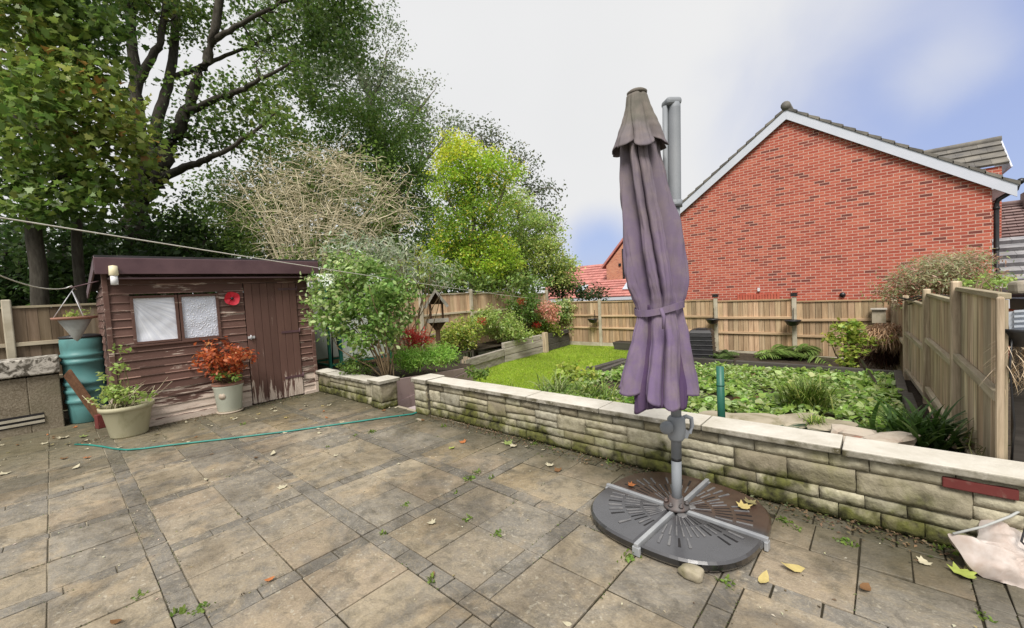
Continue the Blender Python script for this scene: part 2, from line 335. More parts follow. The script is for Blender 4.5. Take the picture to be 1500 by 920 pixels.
# ------------------------------------------------------------------ builders
ROOT = {}
def tag(o, label=None, cat=None, group=None, kind=None):
    if label: o['label'] = label
    if cat: o['category'] = cat
    if group: o['group'] = group
    if kind: o['kind'] = kind
    return o
def thing(name, label, cat, loc=(0, 0, 0), group=None, rz=0.):
    o = bpy.data.objects.new(name, None); COL.objects.link(o); o.location = loc; o.rotation_euler = (0, 0, rz); o.empty_display_size = .1
    ROOT[o.name] = Vector(loc); return tag(o, label, cat, group)
def rootof(p):
    while p is not None and p.name not in ROOT: p = p.parent
    return ROOT[p.name] if p is not None else Vector((0, 0, 0))
class MB:
    def __init__(s): s.v = []; s.f = []; s.c = []; s.sm = []
    def add(s, vs, fs, col=(1, 1, 1), smooth=False):
        b = len(s.v); s.v += [tuple(x) for x in vs]
        for f in fs: s.f.append([b + i for i in f]); s.c.append(col); s.sm.append(smooth)
        return s
    def hexa(s, p, col=(1, 1, 1)):      # 8 corners: bottom loop 0-3, top loop 4-7
        return s.add(p, [(3, 2, 1, 0), (4, 5, 6, 7), (0, 1, 5, 4), (1, 2, 6, 5), (2, 3, 7, 6), (3, 0, 4, 7)], col)
    def box(s, c, d, col=(1, 1, 1), m=None):
        x, y, z = d[0] / 2, d[1] / 2, d[2] / 2
        p = [Vector(q) for q in ((-x, -y, -z), (x, -y, -z), (x, y, -z), (-x, y, -z), (-x, -y, z), (x, -y, z), (x, y, z), (-x, y, z))]
        if m is not None: p = [m @ q for q in p]
        return s.hexa([q + Vector(c) for q in p], col)
    def span(s, a, b, col=(1, 1, 1)):   # axis aligned box from corner a to corner b
        return s.box([(a[i] + b[i]) / 2 for i in range(3)], [abs(b[i] - a[i]) for i in range(3)], col)
    def bar(s, a, b, w, h, col=(1, 1, 1), up=(0, 0, 1)):
        a, b = Vector(a), Vector(b); d = (b - a); L = d.length; d.normalize(); up = Vector(up)
        if abs(d.dot(up)) > .98: up = Vector((1, 0, 0))
        sd = d.cross(up).normalized(); u2 = sd.cross(d)
        p = []
        for zz in (-1, 1):
            for (e, q) in ((a, -1), (b, -1), (b, 1), (a, 1)): p.append(e + sd * q * w / 2 + u2 * zz * h / 2)
        return s.hexa(p, col)
    def tube(s, pts, rad, n=8, col=(1, 1, 1), cap=True, smooth=True):
        pts = [Vector(p) for p in pts]; k = len(pts)
        if not hasattr(rad, '__len__'): rad = [rad] * k
        vs = []; ref = Vector((.3, .5, .81)).normalized()
        for i, p in enumerate(pts):
            t = (pts[min(i + 1, k - 1)] - pts[max(i - 1, 0)])
            t = t.normalized() if t.length > 1e-9 else Vector((0, 0, 1))
            if abs(t.dot(ref)) > .95: r2 = Vector((1, 0, 0))
            else: r2 = ref
            a = t.cross(r2).normalized(); b = t.cross(a)
            for j in range(n):
                th = 2 * math.pi * j / n; vs.append(p + (a * math.cos(th) + b * math.sin(th)) * rad[i])
        fs = []
        for i in range(k - 1):
            for j in range(n): fs.append((i * n + j, i * n + (j + 1) % n, (i + 1) * n + (j + 1) % n, (i + 1) * n + j))
        if cap: fs.append(tuple(range(n))[::-1]); fs.append(tuple((k - 1) * n + j for j in range(n)))
        return s.add(vs, fs, col, smooth)
    def lathe(s, prof, c=(0, 0, 0), n=32, col=(1, 1, 1), smooth=True, wob=0.):
        vs = []; k = len(prof); c = Vector(c)
        for (r, z) in prof:
            for j in range(n):
                th = 2 * math.pi * j / n; rr = r * (1 + wob * math.sin(3 * th + z * 9)); vs.append(c + Vector((rr * math.cos(th), rr * math.sin(th), z)))
        fs = [(i * n + j, i * n + (j + 1) % n, (i + 1) * n + (j + 1) % n, (i + 1) * n + j) for i in range(k - 1) for j in range(n)]
        if prof[0][0] > 1e-6: fs.append(tuple(range(n))[::-1])
        if prof[-1][0] > 1e-6: fs.append(tuple((k - 1) * n + j for j in range(n)))
        return s.add(vs, fs, col, smooth)
    def prism(s, poly, d, col=(1, 1, 1)):   # polygon of 3D points extruded by vector d
        n = len(poly); d = Vector(d); p = [Vector(q) for q in poly]
        vs = p + [q + d for q in p]
        fs = [tuple(range(n)), tuple(range(2 * n - 1, n - 1, -1))] + [(i, n + i, n + (i + 1) % n, (i + 1) % n) for i in range(n)]
        return s.add(vs, fs, col)
    def build(s, name, mat, parent=None, bevel=0., seg=2, recalc=True):
        off = rootof(parent) if parent is not None else Vector((0, 0, 0))
        me = bpy.data.meshes.new(name); me.from_pydata([(x[0] - off.x, x[1] - off.y, x[2] - off.z) for x in s.v], [], s.f)
        at_ = me.attributes.new('Col', 'FLOAT_COLOR', 'FACE')
        at_.data.foreach_set('color', np.array([(c[0], c[1], c[2], 1) for c in s.c], 'f').ravel())
        me.polygons.foreach_set('use_smooth', s.sm)
        if recalc:
            bm = bmesh.new(); bm.from_mesh(me); bmesh.ops.recalc_face_normals(bm, faces=bm.faces[:]); bm.to_mesh(me); bm.free()
        me.materials.append(mat if not isinstance(mat, str) else M[mat]); me.update()
        o = bpy.data.objects.new(name, me); COL.objects.link(o)
        if parent is not None: o.parent = parent
        if bevel:
            md = o.modifiers.new('bevel', 'BEVEL'); md.width = bevel; md.segments = seg; md.limit_method = 'ANGLE'; md.angle_limit = R(40)
        return o
def rockmesh(c, d, seed, sub=3, amp=.22, flat=1., rz=0.):
    bm = bmesh.new(); bmesh.ops.create_icosphere(bm, subdivisions=sub, radius=1)
    q = Vector((seed * 3.1, seed * 1.7, seed * .9)); m = Matrix.Rotation(rz, 3, 'Z'); vs = []
    for v in bm.verts:
        n = v.co.normalized(); k = 1 + amp * mnoise.noise(n * 1.3 + q) * 1.6 + amp * .5 * mnoise.noise(n * 3.4 + q)
        p = n * k; p = Vector([math.copysign(abs(x) ** (.72), x) for x in p])
        vs.append(m @ Vector((p.x * d[0] / 2, p.y * d[1] / 2, p.z * d[2] / 2)) + Vector(c))
    fs = [tuple(v.index for v in f.verts) for f in bm.faces]; bm.free(); return vs, fs

# leaf clouds ---------------------------------------------------------------
LOBED = np.array([(0, 0), (.18, .10), (.42, .02), (.36, .24), (.56, .42), (.30, .50), (.22, .72), (.10, .70), (0, 1.), (-.10, .70), (-.22, .72), (-.30, .50), (-.56, .42), (-.36, .24), (-.42, .02), (-.18, .10)])
OVATE = np.array([(0, 0), (.2, .22), (.26, .48), (.16, .78), (0, 1.), (-.16, .78), (-.26, .48), (-.2, .22)])
LANCE = np.array([(0, 0), (.10, .3), (.09, .6), (0, 1.), (-.09, .6), (-.10, .3)])
SMALL = np.array([(0, 0), (.26, .38), (0, 1.), (-.26, .38)])
def leafcloud(name, P, size, pal, mat, parent=None, shape=OVATE, updir=.9, jit=.7, outward=None, fold=.12, colnoise=.5, cn_scale=.6, off=None, hang=0.):
    """P (n,3) leaf bases; pal list of (weight, rgb)."""
    P = np.asarray(P, float); n = len(P); k = len(shape)
    nor = RNG.normal(0, jit, (n, 3)); nor[:, 2] += updir
    if outward is not None: nor += outward
    nor /= np.linalg.norm(nor, axis=1)[:, None] + 1e-9
    d = RNG.normal(0, 1, (n, 3)); d[:, 2] -= hang; d -= (d * nor).sum(1)[:, None] * nor; d /= np.linalg.norm(d, axis=1)[:, None] + 1e-9
    sd = np.cross(d, nor)
    sz = size * (RNG.uniform(.6, 1.25, n) if not hasattr(size, '__len__') else 1.)
    if np.ndim(sz) == 0: sz = np.full(n, float(sz))
    V = P[:, None, :] + (shape[None, :, 0, None] * sd[:, None, :] + shape[None, :, 1, None] * d[:, None, :] + (fold * (np.abs(shape[None, :, 0]) * 2.2 - shape[None, :, 1] ** 2 * .8))[..., None] * nor[:, None, :]) * sz[:, None, None]
    o_ = rootof(parent) if parent is not None else Vector((0, 0, 0))
    V = V - np.array(o_)
    me = bpy.data.meshes.new(name); me.vertices.add(n * k); me.vertices.foreach_set('co', V.reshape(-1).astype('f'))
    me.loops.add(n * k); me.polygons.add(n)
    me.loops.foreach_set('vertex_index', np.arange(n * k, dtype='i'))
    me.polygons.foreach_set('loop_start', np.arange(0, n * k, k, dtype='i'))
    w = np.array([p[0] for p in pal], float); w /= w.sum(); cols = np.array([p[1] for p in pal], float)
    q = np.array([mnoise.noise(Vector(tuple(x * cn_scale))) for x in P]) if n < 60000 else np.sin(P[:, 0] * cn_scale * 2) * np.sin(P[:, 1] * cn_scale * 2.3 + 1) * np.sin(P[:, 2] * cn_scale * 2.1 + 2)
    u = RNG.uniform(0, 1, n) * (1 - colnoise) + colnoise * (q * 1.1 + .5); u = np.clip(np.where(u > 1, 2 - u, np.abs(u)), 0, .9999)
    idx = np.searchsorted(np.cumsum(w), u); idx = np.clip(idx, 0, len(cols) - 1)
    cc = cols[idx] * RNG.uniform(.72, 1.28, (n, 1)) * (1 + RNG.normal(0, .06, (n, 3)))
    rgba = np.ones((n, 4), 'f'); rgba[:, :3] = np.clip(cc, .003, .9)
    a = me.attributes.new('Col', 'FLOAT_COLOR', 'FACE'); a.data.foreach_set('color', rgba.ravel())
    me.materials.append(M[mat] if isinstance(mat, str) else mat); me.update(calc_edges=True); me.validate()
    ob = bpy.data.objects.new(name, me); COL.objects.link(ob)
    if parent is not None: ob.parent = parent
    return ob
def blades(name, base, dirs, L, W, droop, pal, mat, parent=None, seg=5):
    """strap/grass leaves as tapering ribbons."""
    base = np.asarray(base, float); n = len(base); dirs = np.asarray(dirs, float)
    L = np.broadcast_to(L, n); W = np.broadcast_to(W, n); droop = np.broadcast_to(droop, n)
    t = np.linspace(0, 1, seg + 1); dirs = dirs / np.linalg.norm(dirs, axis=1)[:, None]
    hor = dirs.copy(); hor[:, 2] = 0; hn = np.linalg.norm(hor, axis=1)[:, None] + 1e-9; hor /= hn
    sd = np.stack([-hor[:, 1], hor[:, 0], np.zeros(n)], -1)
    C = base[:, None, :] + dirs[:, None, :] * (L[:, None] * t)[..., None] + hor[:, None, :] * (droop * L)[:, None, None] * (t ** 2)[None, :, None] * .55
    C[:, :, 2] -= (droop * L)[:, None] * (t ** 2.4)[None, :]
    wd = W[:, None] * np.where(t < .5, 1, 1 - (t - .5) * 1.85)[None, :] * .5
    V = np.stack([C - sd[:, None, :] * wd[..., None], C + sd[:, None, :] * wd[..., None]], 2)
    o_ = rootof(parent) if parent is not None else Vector((0, 0, 0)); V = V.reshape(-1, 3) - np.array(o_)
    k = (seg + 1) * 2; b = np.arange(n)[:, None, None] * k; i = np.arange(seg)[None, :, None] * 2
    q = (b + i + np.array([0, 1, 3, 2])[None, None, :]).reshape(-1)
    me = bpy.data.meshes.new(name); me.vertices.add(len(V)); me.vertices.foreach_set('co', V.reshape(-1).astype('f'))
    me.loops.add(len(q)); me.polygons.add(n * seg); me.loops.foreach_set('vertex_index', q.astype('i')); me.polygons.foreach_set('loop_start', np.arange(0, n * seg * 4, 4, dtype='i'))
    w = np.array([p[0] for p in pal], float); w /= w.sum(); cols = np.array([p[1] for p in pal], float)
    cc = cols[RNG.choice(len(cols), n, p=w)] * RNG.uniform(.7, 1.3, (n, 1)); cc = cc * (1 + .45 * np.array([mnoise.noise(Vector((x[0] * 1.1, x[1] * 1.1, 5))) + .5 * mnoise.noise(Vector((x[0] * 4, x[1] * 4, 1))) for x in base]))[:, None]; rgba = np.ones((n, 4), 'f'); rgba[:, :3] = np.clip(cc, .003, .9)
    a = me.attributes.new('Col', 'FLOAT_COLOR', 'FACE'); a.data.foreach_set('color', np.repeat(rgba, seg, 0).ravel())
    me.polygons.foreach_set('use_smooth', np.ones(n * seg, bool))
    me.materials.append(M[mat]); me.update(calc_edges=True); me.validate()
    ob = bpy.data.objects.new(name, me); COL.objects.link(ob)
    if parent is not None: ob.parent = parent
    return ob
def clump_dirs(n, spread, lo=.2):
    th = RNG.uniform(0, 2 * np.pi, n); r = RNG.uniform(lo, 1, n) * spread
    return np.stack([np.cos(th) * r, np.sin(th) * r, np.ones(n)], -1)
def curve_pts(a, b, bend, k=5, seed=None):
    a, b = Vector(a), Vector(b); L = (b - a).length; off = Vector(RNG.normal(0, 1, 3)) * bend * L
    return [a.lerp(b, t) + off * math.sin(math.pi * t) + Vector(RNG.normal(0, .02, 3)) * L * (0 < t < 1) for t in np.linspace(0, 1, k)]
def in_blobs(blobs, n, shell=.0):
    """random points in ellipsoid blobs [(centre, (rx,ry,rz))]"""
    vol = np.array([max(1e-3, r[0] * r[1] * r[2]) for _, r in blobs]) ** .8; idx = RNG.choice(len(blobs), n, p=vol / vol.sum())
    d = RNG.normal(0, 1, (n, 3)); d /= np.linalg.norm(d, axis=1)[:, None]; rr = RNG.uniform(shell ** 3, 1, n) ** (1 / 3)
    c = np.array([tuple(b[0]) for b in blobs])[idx]; r = np.array([b[1] for b in blobs])[idx]
    return c + d * r * rr[:, None], d
# ------------------------------------------------------------------ world and sun
w = bpy.data.worlds.new('World'); scn.world = w; w.use_nodes = True
nt = w.node_tree; nt.nodes.clear()
def wn(t, **k):
    n = nt.nodes.new(t)
    for a, b in k.items(): setattr(n, a, b)
    return n
SUN_EL, SUN_AZ = R(52), R(150)          # azimuth measured clockwise from +Y
sky = wn('ShaderNodeTexSky', sky_type='NISHITA'); sky.sun_disc = False; sky.sun_elevation = SUN_EL; sky.sun_rotation = SUN_AZ
tc = wn('ShaderNodeTexCoord')
def dotmask(px, py, r0, r1, namp, nscale):
    d = ray(px, py).normalized()
    vm = wn('ShaderNodeVectorMath', operation='DISTANCE'); nt.links.new(tc.outputs['Generated'], vm.inputs[0]); vm.inputs[1].default_value = d
    no = wn('ShaderNodeTexNoise'); no.inputs['Scale'].default_value = nscale; no.inputs['Detail'].default_value = 9; no.inputs['Distortion'].default_value = .5; nt.links.new(tc.outputs['Generated'], no.inputs['Vector'])
    ma = wn('ShaderNodeMath', operation='MULTIPLY_ADD'); nt.links.new(no.outputs['Fac'], ma.inputs[0]); ma.inputs[1].default_value = namp; nt.links.new(vm.outputs['Value'], ma.inputs[2])
    mr = wn('ShaderNodeMapRange', interpolation_type='SMOOTHSTEP'); nt.links.new(ma.outputs[0], mr.inputs[0])
    mr.inputs[1].default_value = r0 + namp * .5; mr.inputs[2].default_value = r1 + namp * .5; mr.inputs[3].default_value = 1; mr.inputs[4].default_value = 0
    return mr.outputs[0]
def wmath(op, a, b):
    m = wn('ShaderNodeMath', operation=op)
    for i, v in enumerate((a, b)):
        if hasattr(v, 'is_linked'): nt.links.new(v, m.inputs[i])
        else: m.inputs[i].default_value = v
    return m.outputs[0]
def wmix(f, a, b):
    m = wn('ShaderNodeMix', data_type='RGBA')
    for s_, v in ((m.inputs[0], f), (m.inputs[6], a), (m.inputs[7], b)):
        if hasattr(v, 'is_linked'): nt.links.new(v, s_)
        elif hasattr(v, '__len__'): s_.default_value = v
        else: s_.default_value = v
    return m.outputs[2]
m1 = dotmask(1560, 120, .12, .50, .34, 3.4)
wisp = dotmask(1385, 95, .0, .10, .09, 6)
m1 = wmath('MULTIPLY', m1, wmath('SUBTRACT', 1., wmath('MULTIPLY', wisp, .5)))
m2 = dotmask(880, 375, .035, .135, .05, 6)
mask = wmath('MULTIPLY', wmath('MAXIMUM', m1, m2), .92)
blue = wmix(.75, sky.outputs[0], (2.4, 2.95, 5.3, 1))
cn = wn('ShaderNodeTexNoise'); cn.inputs['Scale'].default_value = 2.2; cn.inputs['Detail'].default_value = 5; nt.links.new(tc.outputs['Generated'], cn.inputs['Vector'])
cloud = wmix(cn.outputs['Fac'], (5.3, 5.34, 5.42, 1), (5.85, 5.85, 5.85, 1))
bg = wn('ShaderNodeBackground'); bg.inputs[1].default_value = .1
nt.links.new(wmix(mask, cloud, blue), bg.inputs[0])
wo = wn('ShaderNodeOutputWorld'); nt.links.new(bg.outputs[0], wo.inputs[0])
sun = bpy.data.lights.new('sun', 'SUN'); sun.energy = 3.2; sun.angle = R(24); sun.color = (1., .95, .88)
so = bpy.data.objects.new('sun', sun); COL.objects.link(so)
sd = Vector((math.sin(SUN_AZ) * math.cos(SUN_EL), math.cos(SUN_AZ) * math.cos(SUN_EL), math.sin(SUN_EL)))
so.rotation_euler = (-sd).to_track_quat('-Z', 'Y').to_euler(); so.location = sd * 40
vs = scn.view_settings; vs.view_transform = 'Standard'; vs.look = 'None'; vs.exposure = .58; vs.gamma = 1; vs.use_curve_mapping = False

# ------------------------------------------------------------------ the ground and the paving
g = MB(); g.add([(-400, -60, -.5), (300, -60, -.5), (300, 600, -.5), (-400, 600, -.5)], [(0, 1, 2, 3)]); tag(g.build('ground', 'ground'), kind='structure')
b = MB(); b.span((-10.4, -3, -.5), (1.6, 3.5, -.009)); tag(b.build('patio_bed', 'joint'), kind='structure')
pv = MB()
SL, W_, U0, V0 = .45, .1226, -2.607, 1.459; PER = 2 * SL + W_
def slabcol(sett=False):
    if sett: k = random.uniform(.8, 1.15); return (.185 * k, .17 * k, .148 * k)
    k = random.uniform(1.0, 1.3); w_ = random.random()
    c = [(.235, .2, .152), (.255, .215, .157), (.2, .18, .15), (.245, .2, .147)][int(w_ * 4)]
    if random.random() < .07: c = (.25, .2, .13)
    return tuple(x * k for x in c)
def slab(u0, v0, u1, v1, sett=False, g=.0036):
    if u1 - u0 < .03 or v1 - v0 < .03: return
    z = random.gauss(0, .0022); tu, tv = random.gauss(0, .0016), random.gauss(0, .0016); j = lambda: random.uniform(-.0025, .0025)
    p = []
    for zz in (-.03, 0):
        for (a, c, e, f_) in ((u0, v0, -1, -1), (u1, v0, 1, -1), (u1, v1, 1, 1), (u0, v1, -1, 1)):
            p.append((a - e * g + j(), c - f_ * g + j(), zz + (z + e * tu + f_ * tv if zz == 0 else 0)))
    pv.hexa(p, slabcol(sett))
def clipslab(u0, v0, u1, v1, sett=False):
    u0, u1 = max(u0, -10.2), min(u1, 1.5); v0, v1 = max(v0, -2.6), min(v1, 3.425 if u0 > -9.9 else 1)
    slab(u0, v0, u1, v1, sett)
for i in range(-8, 5):
    for k in range(-5, 3):
        bu, bv = U0 + i * PER, V0 + k * PER
        if k < 1:
            for a in range(2):
                for c in range(2): clipslab(bu + a * SL, bv + c * SL, bu + (a + 1) * SL, bv + (c + 1) * SL)
        elif k == 1:
            for a in range(2):
                clipslab(bu + a * SL, bv, bu + (a + 1) * SL, bv + SL)
                if random.random() < .5: clipslab(bu + a * SL, bv + SL, bu + (a + 1) * SL, bv + SL + .33)
                else: clipslab(bu + a * SL, bv + SL, bu + (a + .5) * SL, bv + SL + .33); clipslab(bu + (a + .5) * SL, bv + SL, bu + (a + 1) * SL, bv + SL + .33)
            for q in range(5): clipslab(bu + q * PER / 5, bv + SL + .33, bu + (q + 1) * PER / 5, bv + SL + .5, True)
        if k <= 1:
            # sett strips on the low-u and low-v sides of the bay
            q = bv
            while q < bv + 2 * SL - .01 and q < 3.2:
                l = random.uniform(.19, .26); e = min(q + l, bv + 2 * SL)
                if bv + 2 * SL - e < .08: e = bv + 2 * SL
                clipslab(bu - W_, q, bu, e, True); q = e
            q = bu - W_
            while q < bu + 2 * SL - .01:
                l = random.uniform(.19, .26); e = min(q + l, bu + 2 * SL)
                if bu + 2 * SL - e < .08: e = bu + 2 * SL
                clipslab(q, bv - W_, e, bv, True); q = e
tag(pv.build('patio', 'slab', bevel=.004, seg=2), kind='structure')

# ------------------------------------------------------------------ stone garden wall
def masonry(mb, u0, u1, vface, courses, z0, depth=.1, axis='u', nrm=-1, lens=(.28, .52), cols=None):
    """split-faced stones standing on the plane, face towards nrm along the other axis"""
    z = z0
    for h in courses:
        u = u0 - (random.uniform(0, .15) if u1 - u0 > .6 else 0)
        while u < u1 - .01:
            l = random.uniform(*lens) * (1.15 if h > .12 else 1.); a, e = max(u, u0), min(u + l, u1)
            if u1 - e < .1: e = u1
            if e - a > .02:
                if h > .13 and random.random() < .3: hm = z + h * random.uniform(.4, .6); stone(mb, a, e, z, hm, vface, depth, axis, nrm); stone(mb, a, e, hm, z + h, vface, depth, axis, nrm)
                else: stone(mb, a, e, z, z + h, vface, depth, axis, nrm)
            u = e
        z += h
SC = [(.38, .35, .255), (.44, .405, .30), (.30, .27, .195), (.40, .37, .275), (.46, .425, .32), (.35, .33, .26), (.24, .21, .15)]
def stone(mb, a, e, z0, z1, face, depth, axis, nrm):
    g = .0026; a += g; e -= g; z0 += g; z1 -= g
    nx, nz = max(3, int((e - a) / .03)), max(3, int((z1 - z0) / .028)); q = Vector((random.uniform(0, 90), random.uniform(0, 90), 0))
    vs = []; tx, tz = random.gauss(0, .03), random.gauss(0, .05)
    for j in range(nz + 1):
        for i in range(nx + 1):
            s_, t_ = i / nx, j / nz; ed = min(s_, 1 - s_) * (e - a), min(t_, 1 - t_) * (z1 - z0); ed = min(ed)
            p = (min(ed / .009, 1) ** .7) * .009; p += .022 * mnoise.noise(Vector((a + s_ * (e - a), z0 + t_ * (z1 - z0), 0)) * 8 + q) * min(1, ed / .012)
            p += .012 * mnoise.noise(Vector((a + s_ * (e - a), z0 + t_ * (z1 - z0), 3)) * 24 + q) * min(1, ed / .01)
            p += (tx * (s_ - .5) * (e - a) + tz * (t_ - .5) * (z1 - z0))
            x, y = a + s_ * (e - a) + .004 * mnoise.noise(q + Vector((j * .7, 0, 0))) , face + nrm * (p - .004)
            vs.append((x, y, z0 + t_ * (z1 - z0) + .004 * mnoise.noise(q + Vector((0, i * .6, 5)))) if axis == 'u' else (y, x, z0 + t_ * (z1 - z0)))
    fs = [(j * (nx + 1) + i, j * (nx + 1) + i + 1, (j + 1) * (nx + 1) + i + 1, (j + 1) * (nx + 1) + i) for j in range(nz) for i in range(nx)]
    # short returns to the mortar
    ring = [i for i in range(nx + 1)] + [(j + 1) * (nx + 1) - 1 for j in range(1, nz + 1)] + [nz * (nx + 1) + i for i in range(nx - 1, -1, -1)] + [j * (nx + 1) for j in range(nz - 1, 0, -1)]
    b0 = len(vs)
    for r_ in ring:
        x, y, z = vs[r_]; vs.append((x, face - nrm * .03, z) if axis == 'u' else (face - nrm * .03, y, z))
    n = len(ring); fs += [(ring[i], ring[(i + 1) % n], b0 + (i + 1) % n, b0 + i) for i in range(n)]
    k = random.uniform(.8, 1.15); c = random.choice(SC); mb.add(vs, fs, tuple(x * k for x in c), True)
WU0, WU1, WV = -4.74, .63, 3.44
gw = thing('garden_wall', 'long low stone garden wall with flat coping running behind the parasol base', 'wall', (-2, WV, 0))
m = MB(); m.span((WU0 - .02, WV + .022, -.45), (WU1, WV + .235, .445)); m.span((-4.978, 3.407, -.02), (WU0 + .02, WV + .26, .44)); m.build('mortar_core', 'mortar', gw)
m = MB(); masonry(m, WU0, WU1, WV, [.11, .09, .16, .085], -.005, lens=(.2, .46)); m.build('stonework', 'stone', gw)
m = MB(); masonry(m, WU0, WU1, WV + .235, [.2, .2], .045, nrm=1); masonry(m, 3.44, 3.67, WU1 - .002, [.1, .09, .155, .1], -.005, axis='v', nrm=1, lens=(.3, .3)); m.build('stonework', 'stone', gw)
p = MB()
for (ax, a, e, fc, nr) in (('u', -5.0, WU0 + .01, 3.385, -1), ('v', 3.385, 3.69, -5.0, -1), ('v', 3.385, WV + .01, WU0 + .012, 1)):
    masonry(p, a, e, fc, [.1, .09, .155, .1], -.005, axis=ax, nrm=nr, lens=(.16, .26))
p.build('pillar', 'stone', gw)
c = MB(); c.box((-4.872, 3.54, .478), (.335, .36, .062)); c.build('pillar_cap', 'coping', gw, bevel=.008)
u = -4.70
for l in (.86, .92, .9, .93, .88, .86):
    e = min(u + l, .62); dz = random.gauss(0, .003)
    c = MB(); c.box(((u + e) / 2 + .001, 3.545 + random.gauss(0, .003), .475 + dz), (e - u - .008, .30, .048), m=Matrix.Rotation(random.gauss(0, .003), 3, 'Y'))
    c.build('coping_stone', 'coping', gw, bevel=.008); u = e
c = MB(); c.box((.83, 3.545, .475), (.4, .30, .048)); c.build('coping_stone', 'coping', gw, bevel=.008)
c = MB(); c.span((.66, 3.47, -.02), (1.05, 3.65, .444)); c.build('end_pier', 'mortar', gw)
rb = MB(); rb.box((.40, 3.440, .392), (.29, .05, .060)); rb.build('red_brick', 'dark_brick', gw, bevel=.006)

lw = thing('garden_wall', 'short low pale block wall ending in a square pillar right of the shed', 'wall', (-6.9, 3.3, 0))
m = MB(); m.span((-8.0, 3.272, -.3), (-5.9, 3.43, .34)); m.span((-5.863, 3.222, -.02), (-5.622, 3.475, .385)); m.build('mortar_core', 'mortar', lw)
m = MB(); masonry(m, -7.98, -5.88, 3.25, [.13, .22], -.005, lens=(.4, .6)); m.build('stonework', 'stone', lw)
p = MB()
for (ax, a, e, fc, nr) in (('u', -5.885, -5.6, 3.2, -1), ('v', 3.2, 3.49, -5.6, 1), ('v', 3.2, 3.3, -5.885, -1)): masonry(p, a, e, fc, [.1, .28], -.005, axis=ax, nrm=nr, lens=(.3, .4))
p.build('pillar', 'stone', lw)
c = MB(); c.box((-5.742, 3.345, .413), (.36, .36, .056)); c.build('pillar_cap', 'coping', lw, bevel=.01)
u = -7.98
for l in (.5, .52, .5, .53):
    c = MB(); c.box((u + l / 2, 3.34, .368 + random.gauss(0, .004)), (l - .01, .27, .05)); c.build('coping_stone', 'coping', lw, bevel=.01); u += l

# steps down through the gap
st = MB()
for k, (z, v0, v1) in enumerate(((-.07, 3.43, 4.05), (-.2, 4.05, 4.75), (-.335, 4.75, 5.6))):
    st.span((-5.58 - .28 * k, v0, -.5), (-5.02 - .12 * k, v1, z))
tag(st.build('path', 'step_stone', bevel=.012), kind='structure')

# ------------------------------------------------------------------ lawn, borders
def sheet(name, u0, u1, v0, v1, zf, mat, n=60):
    m = MB(); vs = []
    for j in range(n + 1):
        for i in range(n + 1):
            a, c = u0 + (u1 - u0) * i / n, v0 + (v1 - v0) * j / n; vs.append((a, c, zf(a, c)))
    fs = [(j * (n + 1) + i, j * (n + 1) + i + 1, (j + 1) * (n + 1) + i + 1, (j + 1) * (n + 1) + i) for j in range(n) for i in range(n)]
    m.add(vs, fs, smooth=True); return m.build(name, mat)
lawn_z = lambda a, c: -.355 + .02 * mnoise.noise(Vector((a, c, 0)) * .8)
tag(sheet('lawn', -9.4, -3.9, 3.68, 13.2, lawn_z, 'lawn'), kind='structure')
tag(sheet('border_ground', -3.9, 1.6, 3.68, 13.2, lambda a, c: -.36 + .02 * mnoise.noise(Vector((a, c, 3)) * 2), 'soil'), kind='structure')
def bed_z(a, c):   # raised bed behind the long wall, higher towards the wall
    t = max(0, min(1, (c - 3.7) / 3.2)); t2 = max(0, min(1, (c - 6.9) / 1.8))
    k = max(0, min(1, (a + 4.35) / .5))
    return -.36 + k * (.36 + .14 * (1 - t) - .05 * t2 + .05 * mnoise.noise(Vector((a, c, 2)) * 1.3))
tag(sheet('garden_bed', -4.45, .4, 3.69, 8.75, bed_z, 'soil', 70), kind='structure')
side_z = lambda a, c: .33 - max(0, min(1, (c - 3.6) / 2.6)) * .28 + .02 * mnoise.noise(Vector((a, c, 4)) * 2)
m = MB(); n = 24; vs = []
for j in range(n + 1):
    c = 3.44 + (6.5 - 3.44) * j / n; ue = -5.80 - (c - 3.5) / 2.75 * 1.2
    for i in range(n + 1): a = -9.5 + (ue + 9.5) * i / n; vs.append((a, c, side_z(a, c) - .03))
m.add(vs, [(j * (n + 1) + i, j * (n + 1) + i + 1, (j + 1) * (n + 1) + i + 1, (j + 1) * (n + 1) + i) for j in range(n) for i in range(n)], smooth=True)
tag(m.build('side_bed', 'soil'), kind='structure')
lb_z = lambda a, c: .12 + .04 * mnoise.noise(Vector((a, c, 7)))
tag(sheet('border_bed', -9.6, -8.35, 6.3, 12.5, lb_z, 'soil', 30), kind='structure')
# lawn grass: uncountable blades
nb = 120000
q = RNG.uniform(0, 1, (nb, 2)); P = np.zeros((nb, 3)); P[:, 0] = -9.0 + q[:, 0] * 5.2; P[:, 1] = 4.6 + q[:, 1] * 7.9
keep = ~((P[:, 0] < -7.0) & (P[:, 1] < 6.5)) & ~((P[:, 0] > -4.4) & (P[:, 1] < 8.7)); P = P[keep]
P[:, 2] = [lawn_z(x, y) - .004 for x, y in P[:, :2]]
tag(blades('lawn_grass', P, clump_dirs(len(P), .8, 0), RNG.uniform(.02, .065, len(P)), .0055, .35, [(5, (.21, .33, .02)), (4, (.29, .39, .035)), (2, (.15, .25, .02)), (1.6, (.40, .41, .10))], 'grass', seg=2), kind='stuff')

